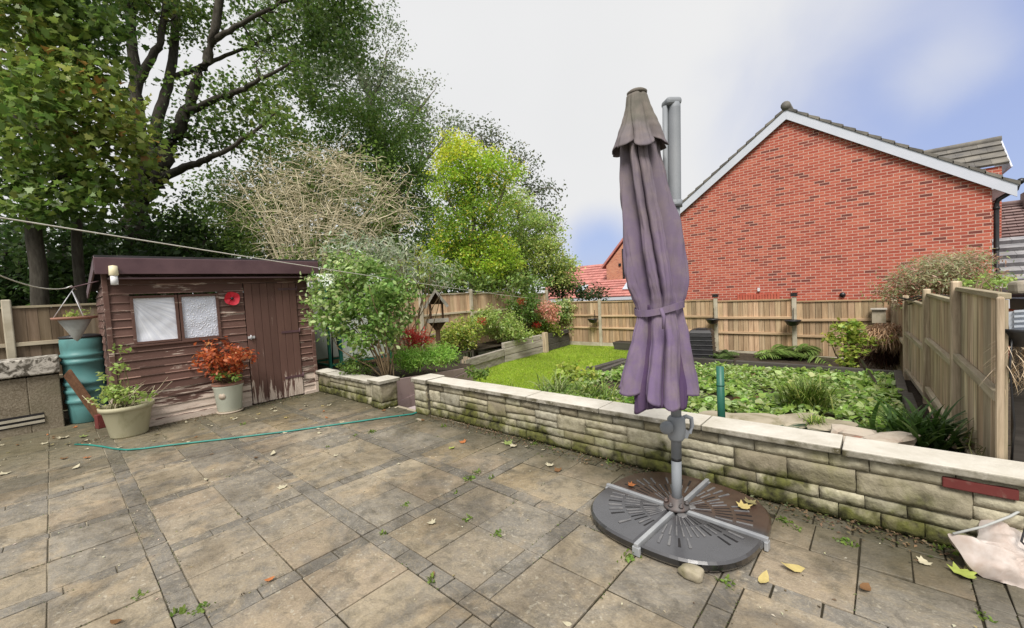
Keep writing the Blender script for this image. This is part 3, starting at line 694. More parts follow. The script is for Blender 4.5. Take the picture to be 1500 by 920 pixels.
# timber boards holding the side bed
tb = thing('retaining_board', 'pinkish brown boards holding up the planted bed beside the steps', 'board', (-6.4, 5, 0))
for (o0, o1, z0, z1) in ((.0, .0, .0, .35), (.012, .012, -.36, -.005)):
    b = MB(); d = Vector((.916, .4, 0)) * .04
    p0, p1 = Vector((-5.77 + o0, 3.53, 0)), Vector((-6.97 + o1, 6.25, 0))
    za = (z1 + .03 if z1 > 0 else z1 + .03); zb = (z1 - .33 if z1 > 0 else z1 - .03)
    zc = z0 + .01; zd = (z0 - .02 if z1 > 0 else z0)
    b.prism([p0 + Vector((0, 0, zc)), p1 + Vector((0, 0, zd)), p1 + Vector((0, 0, zb)), p0 + Vector((0, 0, za))], d); b.build('board', 'board_purple', tb, bevel=.004)

# sleeper wall along the border
sw = thing('sleeper_wall', 'weathered grey timber sleeper wall edging the lawn below the shrubs', 'wall', (-8.4, 9.5, -.35))
pts = [(-7.72, 6.62), (-8.15, 8.6), (-8.32, 10.7), (-8.5, 12.45)]
for k in range(3):
    a, c = Vector((*pts[k], 0)), Vector((*pts[k + 1], 0))
    for z, hh in ((-.25, .2), (-.045, .2), (.14, .16)):
        if k == 0 and z > .1: continue
        t = random.uniform(-.02, .02)
        b = MB(); b.bar(a + Vector((t, .02, z)), c + Vector((t, -.02, z + random.gauss(0, .008))), .11, hh, col=[.8 + random.random() * .4] * 3); b.build('sleeper', 'sleeper' if k < 2 else 'sleeper_dark', sw, bevel=.012)
b = MB(); b.span((-8.29, 10.62, -.45), (-8.15, 10.78, .30)); b.build('post', 'fence_grey', sw, bevel=.008)
for q in range(4): b = MB(); b.tube([(-7.66 - .03 * q, 6.63 + .09 * q, -.4), (-7.66 - .03 * q, 6.63 + .09 * q, .1 + random.uniform(-.05, .05))], .03, 8, col=[.7 + .15 * q] * 3); b.build('stake', 'fence_grey', sw)

# dark timbers edging the raised bed
re_ = thing('raised_bed_edging', 'dark timber edging round the far side of the ground cover bed', 'edging', (-2, 8.75, 0))
for (a, c, z) in (((-4.15, 7.25), (-4.15, 8.86), -.03), ((-4.2, 8.8), (-2.15, 8.72), .03), ((-2.12, 8.76), (.12, 8.72), .035), ((.17, 8.7), (.19, 7.0), .05), ((.22, 6.98), (.25, 5.6), .08)):
    b = MB(); b.bar((*a, z - .05), (*c, z - .05 + random.gauss(0, .01)), .10, .24, col=[.75 + random.random() * .5] * 3); b.build('timber', 'sleeper_dark', re_, bevel=.01)
for (a, c, z, lab, cat) in (((-4.95, 7.9), (-4.2, 8.5), -.2, 'loose greyish timber lying end on at the lawn edge of the bed', 'timber'), ((-4.45, 6.9), (-4.25, 8.35), -.06, 'dark loose timber lying along the lawn side of the ground cover', 'timber')):
    b = MB(); b.bar((*a, z), (*c, z + .03), .14, .2); tag(b.build('timber', 'sleeper_dark', bevel=.012), lab, cat)

# ------------------------------------------------------------------ fences
def fence_run(root, posts, z0s, ztops, side, mats, rails, nb_=15, gravel=.0, ph=.06, postmat='concrete_post', pw=.1, cap=True, shaded=0, slim=()):
    """posts: (u,v); side +1/-1 tells on which side of the run rails and posts show"""
    fm, rm = mats
    for i in range(len(posts) - 1):
        a, c = Vector((*posts[i], 0)), Vector((*posts[i + 1], 0)); d = (c - a); L = d.length; d.normalize(); nrm = Vector((-d.y, d.x, 0)) * side
        z0, zt = z0s[i], ztops[i]; a2, c2 = a + d * pw * .5, c - d * pw * .5; L2 = (c2 - a2).length
        if L2 < .1: continue
        nbd = max(3, int(L2 / .118)); b = MB()
        tone = random.uniform(.85, 1.12)
        for k in range(nbd):
            s0, s1 = L2 * k / nbd, L2 * (k + 1) / nbd + .008; k_ = random.uniform(.62, 1.2) * tone; tw = random.uniform(.92, 1.05)
            q0, q1 = a2 + d * s0, a2 + d * min(s1, L2); t0, t1 = .014, .006
            zb, ze = z0 + gravel + random.uniform(-.004, .004), zt - .02 + random.uniform(-.006, .006)
            o1 = nrm * .002; f0 = nrm * (-.012)
            vs = [q0 + f0 - nrm * t0, q1 + f0 - nrm * t1, q1 + f0, q0 + f0]
            b.hexa([Vector((x.x, x.y, zb)) for x in vs] + [Vector((x.x, x.y, ze)) for x in vs], (k_, k_ * tw, k_ * tw * random.uniform(.95, 1.03)))
        pn = b.build('fence_panel', 'fence_shaded' if i < shaded else fm, root)
        for rz in rails:
            z = z0 + gravel + rz * (zt - z0 - gravel); r_ = MB(); jz = random.gauss(0, .006)
            k_ = random.uniform(.9, 1.25)
            r_.bar(a2 + nrm * .012 + Vector((0, 0, z + jz)), c2 + nrm * .012 + Vector((0, 0, z - jz)), .045, .062, col=(k_, k_, k_)); r_.build('rail', rm, pn, bevel=.006)
        if cap:
            r_ = MB(); r_.bar(a2 + Vector((0, 0, zt + .0)) - nrm * .01, c2 + Vector((0, 0, zt + .0)) - nrm * .01, .055, .035, col=(.8, .8, .75)); r_.build('capping', rm, pn, bevel=.004)
        if gravel: r_ = MB(); r_.bar(a2 + Vector((0, 0, z0 + gravel / 2 - .004)) - nrm * .012, c2 + Vector((0, 0, z0 + gravel / 2 - .004)) - nrm * .012, .05, gravel - .01); r_.build('gravel_board', 'concrete_post' if postmat == 'concrete_post' else 'fence_grey', root, bevel=.005)
    for i, (u_, v_) in enumerate(posts):
        zt = ztops[min(i, len(ztops) - 1)] if i == 0 else max(ztops[min(i, len(ztops) - 1)], ztops[i - 1]); zb = z0s[min(i, len(z0s) - 1)] - .15
        d = (Vector((*posts[min(i + 1, len(posts) - 1)], 0)) - Vector((*posts[max(i - 1, 0)], 0))).normalized(); an = math.atan2(d.y, d.x)
        nrm = Vector((-d.y, d.x, 0)) * side
        b = MB(); wpo = .035 if i in slim else pw; hpo = ph if i not in slim else .0; b.box(Vector((u_, v_, (zb + zt + hpo) / 2)) + nrm * .012, (wpo, wpo if i in slim else pw, zt + hpo - zb), m=Matrix.Rotation(an, 3, 'Z')); po = b.build('post', postmat, root, bevel=.014)
bf = thing('garden_fence', 'pale timber fence closing the far end of the lawn below the brick house', 'fence', (-4, 12.6, -.4))
fence_run(bf, [(-9.5, 12.62), (-7.25, 12.62), (-5.39, 12.62), (-3.53, 12.62), (-1.67, 12.62), (.19, 12.62)], [-.4, -.4, -.42, -.46, -.5], [1.2, 1.17, 1.13, 1.09, 1.03], -1, ('fence', 'fence_u'), (.36, .66), gravel=.17)
lf = thing('garden_fence', 'taller weathered fence on the left passing behind the shed and shrubs', 'fence', (-9.8, 5, -.3))
fence_run(lf, [(-10.05, -4.1), (-10.0, -2.27), (-9.97, -.44), (-9.93, 1.42), (-9.9, 3.28), (-9.84, 5.14), (-9.76, 7.0), (-9.68, 8.86), (-9.6, 10.72), (-9.5, 12.58)], [-.02, -.02, -.02, -.02, -.1, -.1, -.15, -.2, -.25], [1.84, 1.84, 1.84, 1.84, 1.80, 1.76, 1.72, 1.69, 1.57], -1, ('fence', 'fence_v'), (.33, .66), gravel=.15, ph=.12, shaded=4)  # nearest panels use the boards with tree shade painted in
rf = thing('garden_fence', 'grey stepped timber fence on the right with moss topped square posts', 'fence', (.4, 8, -.2))
fence_run(rf, [(.53, 3.73), (.5, 5.38), (.42, 7.22), (.29, 9.09), (.2, 10.9), (.19, 12.5)], [.02, .0, -.1, -.3, -.45], [1.46, 1.34, 1.19, 1.02, .95], 1, ('fence_grey', 'fence_v'), (.12, .58), gravel=.0, ph=.07, postmat='fence_grey', pw=.072, slim=(0,))

# ------------------------------------------------------------------ shed
SU = -7.9
sh = thing('garden_shed', 'low brown painted timber shed with peeling boards and two covered windows', 'shed', (-8.8, 1.8, 0))
LW, RW, TOPZ = .52, 3.22, 2.26
wins = ((.755, 1.285, 1.2, 1.89), (1.295, 1.80, 1.19, 1.89)); door = (2.15, 2.985, -.005, 2.05)
cl = MB(); z = .03; first = True
while z < TOPZ - .02:
    hgt = .118 if z < 1.85 else .128; z1 = min(z + hgt, TOPZ)
    opens = [(o[0], o[1]) for o in (*wins, door) if z < o[3] - .03 and z1 > o[2] + .03]
    segs = [(LW, RW)]
    for o in opens:
        ns = []
        for s0, s1 in segs:
            if o[0] > s0: ns.append((s0, min(o[0], s1)))
            if o[1] < s1: ns.append((max(o[1], s0), s1))
        segs = [s_ for s_ in ns if s_[1] - s_[0] > .02]
    k0 = random.uniform(.85, 1.15)
    for s0, s1 in segs:
        ns_ = max(1, int((s1 - s0) / .25)); 
        for q in range(ns_):
            a, e = s0 + (s1 - s0) * q / ns_, s0 + (s1 - s0) * (q + 1) / ns_; wa = .004 * mnoise.noise(Vector((a * 3, z * 7, 0))); we = .004 * mnoise.noise(Vector((e * 3, z * 7, 0)))
            k = k0
            zl = z + .014; cl.hexa([(SU - .018, a, zl), (SU + .0105, a, zl + wa), (SU + .0105, e, zl + we), (SU - .018, e, zl), (SU - .018, a, z1 + .012), (SU - .005, a, z1 + .006), (SU - .005, e, z1 + .006), (SU - .018, e, z1 + .012)], (k, k, k))
            kl = k * (1 + 3.6 * max(0, .38 + 1.1 * mnoise.noise(Vector((a * 2.2, z * 3.1, 9)))) * (1.25 if z < .9 else .75)); cl.hexa([(SU - .018, a, z), (SU + .0125, a, z + wa), (SU + .0125, e, z + we), (SU - .018, e, z), (SU - .018, a, zl), (SU + .0125, a, zl + wa), (SU + .0125, e, zl + we), (SU - .018, e, zl)], (kl, kl * 1.15, kl * 1.2))
    z = z1
cl.build('front_cladding', 'shed', sh)
for (vv, sgn) in ((LW, -1), (RW, 1)):
    sc = MB()
    z = .03
    while z < TOPZ + .05:
        for q in range(6):
            a, e = SU - .02 - 1.72 * q / 6, SU - .02 - 1.72 * (q + 1) / 6; zt = lambda x: min(z + .118, TOPZ - .03 + (x - SU) * .17)
            if zt(e) <= z: continue
            sc.hexa([(a, vv - sgn * .018, z), (e, vv - sgn * .018, z), (e, vv + sgn * .012, z), (a, vv + sgn * .012, z), (a, vv - sgn * .018, zt(a)), (e, vv - sgn * .018, zt(e)), (e, vv - sgn * .004, zt(e)), (a, vv - sgn * .004, zt(a))], [random.uniform(.9, 1.1)] * 3)
        z += .118
    sc.build('side_cladding', 'shed', sh)
b = MB(); b.span((SU - 1.7, LW + .03, -.01), (SU - .03, RW - .03, .04)); b.span((SU - 1.74, LW + .02, 0), (SU - 1.7, RW - .02, 1.95)); b.build('floor_frame', 'shed_dark', sh)
for vv in (LW, RW): b = MB(); b.span((SU - .03, vv - .028, .0), (SU + .028, vv + .028, TOPZ)); b.build('corner_trim', 'shed', sh, bevel=.004)
b = MB(); b.prism([(SU + .24, .43, 2.40), (SU - 1.85, .43, 2.05), (SU - 1.85, .43, 2.085), (SU + .24, .43, 2.435)], (0, 2.88, 0)); rfm = b.build('roof', 'felt', sh)
b = MB(); b.prism([(SU + .21, .425, 2.185), (SU + .235, .425, 2.185), (SU + .245, .425, 2.40), (SU + .215, .425, 2.43), (SU + .19, .425, 2.42)], (0, 2.89, 0)); b.build('fascia', 'shed_dark', rfm, bevel=.006)
for vv in (.44, 3.3): b = MB(); b.prism([(SU + .2, vv, 2.25), (SU - 1.85, vv, 1.93), (SU - 1.85, vv, 2.05), (SU + .2, vv, 2.395)], (0, .02 if vv > 1 else -.02, 0)); b.build('bargeboard', 'shed_dark', rfm)
b = MB(); b.span((SU - .025, LW + .03, 2.12), (SU + .2, RW - .03, 2.14)); b.build('soffit', 'shed_dark', rfm)
for (a, e, z0, z1) in wins:
    f = MB(); t = .035
    f.span((SU - .03, a, z0), (SU + .03, a + t, z1)); f.span((SU - .03, e - t, z0), (SU + .03, e, z1)); f.span((SU - .03, a + t, z1 - t), (SU + .03, e - t, z1)); f.span((SU - .03, a + t, z0), (SU + .034, e - t, z0 + t))
    wf = f.build('window', 'shed', sh, bevel=.003)
    m = MB(); n = 14; vs = []
    for j in range(n + 1):
        for i in range(n + 1):
            y, z = a + t + (e - a - 2 * t) * i / n, z0 + t + (z1 - z0 - 2 * t) * j / n
            vs.append((SU - .004 + .012 * mnoise.noise(Vector((y * 6 + z * 5, y * 3 - z * 9, a))), y, z))
    m.add(vs, [(j * (n + 1) + i, j * (n + 1) + i + 1, (j + 1) * (n + 1) + i + 1, (j + 1) * (n + 1) + i) for j in range(n) for i in range(n)], smooth=True); m.build('pane', 'film', wf)
b = MB(); b.span((SU - .005, .72, 1.165), (SU + .045, 1.83, 1.192)); b.build('sill', 'shed', sh, bevel=.004)
dm = MB(); nbd = 7
for q in range(nbd):
    a, e = door[0] + .01 + (door[1] - door[0] - .02) * q / nbd, door[0] + .01 + (door[1] - door[0] - .02) * (q + 1) / nbd
    k = random.uniform(.88, 1.1); dm.span((SU - .015, a + .002, .02 + random.uniform(-.006, .006)), (SU + .022, e - .002, 2.04), (k, k, k))
do = dm.build('door', 'shed_door', sh, bevel=.004)
for z in (.36, 1.17, 1.93): b = MB(); b.span((SU + .023, 2.68, z - .02), (SU + .03, 2.98, z + .02)); b.tube([(SU + .032, 2.985, z - .05), (SU + .032, 2.985, z + .05)], .012); b.build('hinge', 'shed_dark', do)
b = MB(); b.span((SU + .023, 2.16, 1.12), (SU + .04, 2.26, 1.16)); b.tube([(SU + .05, 2.2, 1.10), (SU + .05, 2.2, 1.18)], .01); b.build('latch', 'steel', do)
b = MB(); b.span((SU - .02, LW, -.02), (SU + .025, 2.14, .10)); b.build('plinth_board', 'shed', sh, bevel=.012)
b = MB(); b.span((SU - .02, 2.99, -.02), (SU + .025, RW, .06)); b.build('plinth_board', 'shed', sh, bevel=.012)

pp = thing('poppy_ornament', 'round red metal poppy hung on the shed front', 'ornament', (SU + .05, 1.98, 1.82))
for k in range(4):
    th = k * math.pi / 2 + .5; m = MB(); vs = []; n = 9
    for j in range(n):
        for i in range(n):
            a = (i / (n - 1) - .5) * 2.0; r = .115 * j / (n - 1) * (1 - .12 * abs(a)); vs.append((SU + .04 + (.006 if k % 2 else 0) + .03 * (r / .115) ** 2 + .006 * math.sin(a * 5), 1.975 + r * math.cos(th + a), 1.80 + r * math.sin(th + a)))
    m.add(vs, [(j * n + i, j * n + i + 1, (j + 1) * n + i + 1, (j + 1) * n + i) for j in range(n - 1) for i in range(n - 1)], smooth=True); m.build('petal', 'red', pp)
m = MB(); m.tube([(SU + .02, 1.975, 1.80), (SU + .07, 1.975, 1.80)], .022, 12); m.build('flower_centre', 'black_plastic', pp)
so_ = thing('solar_lamp', 'small cream and white lamp fixed under the shed roof left corner', 'lamp', (SU + .27, .56, 2.2))
m = MB(); m.lathe([(.0, .13), (.045, .12), (.05, .0), (.04, -.01)], (SU + .275, .60, 2.17), 14); m.build('lamp_head', 'cream_plastic', so_)
m = MB(); m.lathe([(.038, .0), (.04, -.12), (.0, -.125)], (SU + .275, .60, 2.16), 14); m.build('lamp_tube', 'white_plastic', so_)
so2 = thing('wall_lantern', 'pale cream rounded lantern at the shed right corner', 'lamp', (SU + .1, 3.2, 2.1))
m = MB(); m.lathe([(.0, .17), (.07, .15), (.1, .1), (.1, .07), (.075, .06)], (SU + .14, 3.2, 2.0), 16); m.build('lantern_cap', 'cream_plastic', so2)
m = MB(); m.lathe([(.072, .06), (.06, -.09), (.0, -.1)], (SU + .14, 3.2, 2.0), 16); m.build('lantern_body', 'white_plastic', so2)

# ------------------------------------------------------------------ greenhouse
gh = thing('greenhouse', 'small green framed greenhouse with milky panels between shed and fence', 'greenhouse', (-8.8, 4.2, .3))
fr = [(-8.45, 3.75), (-8.45, 5.15), (-9.4, 5.15), (-9.4, 3.75)]
m = MB()
for (a, c) in fr: m.span((a - .025, c - .025, .2), (a + .025, c + .025, 1.95))
for z in (.36, 1.92):
    for i in range(4): a, c = fr[i], fr[(i + 1) % 4]; m.bar((*a, z), (*c, z), .04, .04)
for i in (0, 2): m.bar((*fr[i], 1.94), ((fr[0][0] + fr[2][0]) / 2, fr[i][1], 2.25), .04, .04)
m.span((-8.475, 3.95, .36), (-8.425, 4.01, 1.92)); m.build('frame', 'greenframe', gh)
for (a, c, z0, z1) in (((-8.45, 4.02), (-8.45, 5.12), .4, 1.9), ((-8.48, 5.15), (-9.38, 5.15), .4, 1.9), ((-9.4, 5.12), (-9.4, 3.78), .4, 1.9)):
    m = MB(); m.bar((*a, (z0 + z1) / 2), (*c, (z0 + z1) / 2), .012, z1 - z0); m.build('panel', 'white_panel', gh)
m = MB(); m.prism([(-8.4, 3.73, 1.95), (-8.925, 3.73, 2.26), (-9.45, 3.73, 1.95), (-9.45, 3.73, 1.965), (-8.925, 3.73, 2.275), (-8.4, 3.73, 1.965)], (0, 1.45, 0)); m.build('roof', 'white_panel', gh)
cn_ = thing('garden_cane', 'two dark canes leaning inside the greenhouse opening', 'cane', (-8.6, 3.9, .3))
for (a, c) in (((-8.6, 3.86, .3), (-8.55, 3.9, 1.5)), ((-8.6, 4.05, .3), (-8.62, 3.95, 1.35))): m = MB(); m.tube([a, c], .014, 8); m.build('cane', 'black_plastic', cn_)

# ------------------------------------------------------------------ left corner: block wall, water butt, planters
bw = thing('bunker_wall', 'stained rendered block bunker with a thick worn concrete slab top', 'bunker', (-9.4, -1.2, 0))
b = MB(); b.span((-9.75, -3.6, -.02), (-9.19, -.3, .805)); b.span((-9.75, -.3, -.02), (-9.19, .02, .805)); b.build('body', 'render', bw, bevel=.012)
b = MB(); b.span((-9.78, -3.7, .83), (-9.13, .035, 1.07)); b.build('slab_top', 'mottled', bw, bevel=.02)
b = MB(); b.span((-9.2, -.95, .11), (-9.186, -.17, .27)); b.build('vent_recess', 'base_slot', bw)
for z in (.13, .2): b = MB(); b.span((-9.19, -.95, z), (-9.17, -.17, z + .035)); b.build('vent_bar', 'concrete', bw)
wb = thing('water_butt', 'ribbed teal plastic water butt in the corner beside the shed', 'water butt', (-9.35, .27, 0))
prof = [(.20, 0.), (.225, .02), (.235, .25)]
for z in (.35, .5, .62, .95, 1.05): prof += [(.243, z - .035), (.262, z - .02), (.262, z + .02), (.243, z + .035)]
prof += [(.25, 1.15), (.252, 1.29), (.235, 1.33)]
m = MB(); m.lathe(prof, (-9.35, .30, .0), 40); m.build('body', 'barrel', wb)
m = MB(); m.lathe([(.24, 1.31), (.255, 1.32), (.255, 1.345), (.1, 1.37), (0, 1.37)], (-9.35, .30, .0), 40); m.build('lid', 'black_plastic', wb)
pk = MB(); pk.bar((-9.05, .10, .82), (-8.75, .42, .0), .035, .25, up=(1, .3, .3)); tag(pk.build('plank', 'wood_brown', bevel=.006), 'brown plank leaning in the dark gap by the water butt', 'plank')
for (u_, v_, z_, lab) in ((-8.55, .42, .0, 'reddish brick lying behind the big cream pot by the shed'),):
    b = MB(); b.box((u_, v_, z_ + .1), (.1, .2, .2), m=Matrix.Rotation(.3, 3, 'Z')); tag(b.build('brick', 'dark_brick', bevel=.006), lab, 'brick')

hb = thing('hanging_planter', 'cone shaped zinc planter hanging on chains beside the shed', 'planter', (-8.3, .22, 1.6))
HC = Vector((-8.3, .22, 0))
m = MB(); m.lathe([(.0, 1.30), (.03, 1.33), (.17, 1.61), (.165, 1.615), (.0, 1.6)], HC, 28); m.build('cone', 'zinc', hb)
m = MB(); m.lathe([(.175, 1.605), (.225, 1.615), (.23, 1.645), (.17, 1.645)], HC, 28); m.build('rim', 'terracotta', hb)
for k in range(3):
    th = 2.1 * k + .4; m = MB(); m.tube([HC + Vector((.2 * math.cos(th), .2 * math.sin(th), 1.64)), HC + Vector((0, 0, 2.0))], .006, 5); m.build('chain', 'steel', hb)
m = MB(); m.tube([HC + Vector((0, .0, 1.99)), HC + Vector((0, .02, 2.04)), HC + Vector((0, -.02, 2.06)), HC + Vector((0, -.05, 2.04))], .008, 6); m.build('hook', 'steel', hb)

def pot(name, label, c, prof, mat, n=36):
    t = thing(name, label, 'pot', c); m = MB(); m.lathe(prof, c, n); o = m.build('pot_body', mat, t); return t
PC = (-7.66, .60, 0)
p1 = pot('flower_pot', 'wide cream plastic pot stained green standing in front of the shed', PC, [(.0, 0), (.185, 0), (.195, .02), (.25, .33), (.262, .345), (.268, .365), (.285, .37), (.29, .42), (.275, .425), (.262, .40), (.0, .385)], 'pot_cream')
m = MB(); m.lathe([(.0, .392), (.262, .39)], PC, 24); m.build('soil', 'soil', p1)
PD = (-7.74, 1.79, 0)
p2 = pot('flower_pot', 'pale sage green glazed pot holding the orange leaved shrub', PD, [(.0, .025), (.145, .025), (.165, .05), (.195, .40), (.208, .42), (.21, .45), (.195, .455), (.18, .43), (.0, .42)], 'pot_sage')
m = MB(); m.lathe([(.0, .0), (.165, .0), (.185, .03), (.165, .032), (.0, .02)], PD, 28); m.build('saucer', 'motif', p2)
m = MB(); m.lathe([(.192, .44), (.216, .445), (.216, .47), (.19, .47)], PD, 28); m.build('rim', 'terracotta', p2)
m = MB(); m.lathe([(.0, .435), (.19, .432)], PD, 24); m.build('soil', 'soil', p2)
m = MB(); dd = Vector((.75, -.66, 0)).normalized(); m.tube([Vector(PD) + dd * .178 + Vector((0, 0, .29)), Vector(PD) + dd * .188 + Vector((0, 0, .29))], .05, 20); m.build('relief_motif', 'motif', p2)

# hose
hp = [onz(x, y, .014) for x, y in ((110, 651), (130, 651.5), (150, 654), (168, 657.5), (185, 659), (210, 657), (240, 653), (285, 648), (330, 643), (375, 637.5), (420, 632), (470, 625), (520, 618), (565, 611.5), (604, 606.5))]
hp += [Vector((-5.03, 3.55, .0)), Vector((-5.2, 3.9, -.05))]
m = MB(); m.tube(hp, .011, 8); tag(m.build('garden_hose', 'hose'), 'green garden hose lying across the slabs from the shed to the wall gap', 'hose')

# ------------------------------------------------------------------ parasol
PB = Vector((-1.085, 2.82, 0))
ps = thing('cantilever_parasol', 'folded faded purple cantilever parasol on a grey pole with slab base', 'parasol', tuple(PB))
rzm = Matrix.Rotation(R(-4), 3, 'Z')
def bp(x, y, z): return PB + rzm @ Vector((x, y, 0)) + Vector((0, 0, z))
def sup(th, r=.545, n=2.7): c, s_ = abs(math.cos(th)), abs(math.sin(th)); return r / (c ** n + s_ ** n) ** (1 / n)
for qd in range(4):
    root_th = qd * math.pi / 2; m = MB()
    def outl(ins):
        o = []; g_ = .024 + ins
        for k in range(19):
            th = root_th + math.pi / 2 * k / 18; r = sup(th) - ins; x, y = r * math.cos(th), r * math.sin(th)
            o.append((x, y))
        ax = Vector((math.cos(root_th), math.sin(root_th))); ay = Vector((-math.sin(root_th), math.cos(root_th)))
        o = [Vector(p) for p in o]; res_ = []
        for p_ in o: res_.append(ax * max(p_.dot(ax), g_) + ay * max(p_.dot(ay), g_))
        res_.append((ax + ay) * g_); return res_
    A, B_, Cc = outl(.012), outl(0.), outl(.014); n = len(A)
    vs = [bp(p_.x, p_.y, .014) for p_ in A] + [bp(p_.x, p_.y, .03) for p_ in B_] + [bp(p_.x, p_.y, .062) for p_ in B_] + [bp(p_.x, p_.y, .074) for p_ in Cc]
    fs = [tuple(range(n))[::-1], tuple(3 * n + i for i in range(n))] + [(k * n + i, k * n + (i + 1) % n, (k + 1) * n + (i + 1) % n, (k + 1) * n + i) for k in range(3) for i in range(n)]
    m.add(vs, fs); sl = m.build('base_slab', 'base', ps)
    rb_, dk = MB(), MB()
    for (r0, r1, cnt, w0, w1) in ((.12, .225, 13, .004, .0055), (.245, .35, 13, .006, .0085), (.37, .465, 12, .008, .012)):
        for k in range(cnt):
            th = root_th + math.pi / 2 * (k + .5) / cnt; rm = min(r1, sup(th) - .05)
            cth, sth = math.cos(th), math.sin(th); px_, py_ = -sth, cth
            ax = Vector((math.cos(root_th), math.sin(root_th))); ay = Vector((-math.sin(root_th), math.cos(root_th)))
            lim = min(Vector((cth, sth)).dot(ax), Vector((cth, sth)).dot(ay)) * r0
            if lim < .042: continue
            if r0 > .36 and random.random() < .2: continue
            tgt, z0, z1 = (dk, .0732, .0752) if random.random() < .42 else (rb_, .0732, .0795)
            for (dst, za, zb, gw_) in ((tgt, z0, z1, 0),):
                p4 = [(r0 * cth - px_ * w0 / 1.4, r0 * sth - py_ * w0 / 1.4), (rm * cth - px_ * w1 / 1.4, rm * sth - py_ * w1 / 1.4), (rm * cth + px_ * w1 / 1.4, rm * sth + py_ * w1 / 1.4), (r0 * cth + px_ * w0 / 1.4, r0 * sth + py_ * w0 / 1.4)]
                dst.hexa([bp(x, y, za) for x, y in p4] + [bp(x, y, zb) for x, y in p4])
    if rb_.v: rb_.build('raised_ribs', 'base_rib', sl, bevel=.0015)
    if dk.v: dk.build('slots', 'base_slot', sl)
    th = root_th + math.pi / 4; m = MB(); m.lathe([(.02, 0.), (.032, .0), (.032, .004), (.022, .005)], bp(.1 * math.cos(th), .1 * math.sin(th), .074), 20); m.build('grip_ring', 'base_rib', sl)
for k in range(4):
    th = k * math.pi / 2; m = MB(); m.bar(bp(.05 * math.cos(th), .05 * math.sin(th), .062), bp(.565 * math.cos(th), .565 * math.sin(th), .062), .028, .04); m.bar(bp(.545 * math.cos(th), .545 * math.sin(th), .032), bp(.568 * math.cos(th), .568 * math.sin(th), .032), .05, .055)
    m.build('frame_arm', 'arm_steel', ps, bevel=.004)
m = MB(); m.lathe([(.085, .082), (.085, .1), (.05, .11), (.048, .15), (.04, .155)], PB, 24)
m.build('pole_flange', 'clamp', ps)
for k in range(6):
    th = k * math.pi / 3 + .3; m = MB(); c_ = PB + Vector((.068 * math.cos(th), .068 * math.sin(th), .1)); m.tube([c_, c_ + Vector((0, 0, .035))], .009, 8); m.tube([c_ + Vector((0, 0, .012)), c_ + Vector((0, 0, .022))], .016, 6); m.build('bolt', 'clamp', ps)
m = MB(); m.tube([PB + Vector((0, 0, .1)), PB + Vector((0, 0, .42))], .0335, 24); m.tube([PB + Vector((0, 0, .43)), PB + Vector((0, 0, 2.2))], .0345, 24); lowp = m.build('pole', 'pole', ps)
m = MB(); m.tube([PB + Vector((0, 0, .415)), PB + Vector((0, 0, .435))], .0345, 24); m.build('joint_ring', 'black_plastic', lowp)
rl = (RT * 1.0); rl.z = 0; rl.normalize(); fl = Vector((-rl.y, rl.x, 0))   # right and away as seen on the ground
m = MB(); vs = []
for (z, k) in ((2.17, 1.04), (2.18, 1.0), (2.80, 1.0), (2.835, 1.0)):
    for j in range(28):
        th = 2 * math.pi * j / 28; p_ = rl * (.041 * k * math.cos(th)) + fl * (.05 * k * math.sin(th)); vs.append(PB + p_ + Vector((0, 0, z)))
m.add(vs, [(i * 28 + j, i * 28 + (j + 1) % 28, (i + 1) * 28 + (j + 1) % 28, (i + 1) * 28 + j) for i in range(3) for j in range(28)] + [tuple(range(84, 112))], smooth=True); upper = m.build('upper_pole', 'pole', ps)
m = MB(); m.tube([PB + Vector((0, 0, 2.155)), PB + Vector((0, 0, 2.20))], .05, 24); m.build('collar', 'pole', upper)
m = MB(); m.box(PB + Vector((0, 0, 2.845)) - rl * .015, (.10, .105, .05), m=Matrix.Rotation(YAW * -1, 3, 'Z')); m.build('head_cap', 'pole', upper, bevel=.02, seg=3)
tA = PB - rl * .062 - fl * .01
m = MB(); m.tube([tA + Vector((0, 0, 2.82)), tA + Vector((0, 0, 2.4)), tA + rl * .005 + Vector((0, 0, 1.7)), tA + rl * .01 + Vector((0, 0, 1.1))], .017, 12); m.build('folded_arm', 'pole', ps)
# crank housing
HZ = .65
cr = MB(); cr.lathe([(.04, HZ - .095), (.055, HZ - .075), (.062, HZ - .01), (.058, HZ + .06), (.045, HZ + .075)], PB, 24)
cr.bar(PB + Vector((0, 0, HZ - .03)), PB + rl * .075 + Vector((0, 0, HZ - .055)), .055, .05); ch = cr.build('crank_housing', 'pole', ps)
m = MB(); cc = PB - rl * .085 - fl * .05 + Vector((0, 0, HZ + .015)); vs, fs = [], []
m.tube([cc - fl * .035, cc - fl * .028, cc, cc + fl * .03, cc + fl * .036], [.02, .036, .046, .036, .02], 20); m.tube([cc, PB + Vector((0, 0, HZ))], .02, 12); m.build('crank_knob', 'pole', ch)
m = MB(); m.tube([PB + rl * .05 + Vector((0, 0, HZ - .06)), PB + rl * .095 + Vector((0, 0, HZ - .045)), PB + rl * .11 + Vector((0, 0, HZ + .0)), PB + rl * .105 + Vector((0, 0, HZ + .055)), PB + rl * .07 + Vector((0, 0, HZ + .07)), PB + rl * .045 + Vector((0, 0, HZ + .06))], .0145, 12); m.build('handle', 'pole', ch)
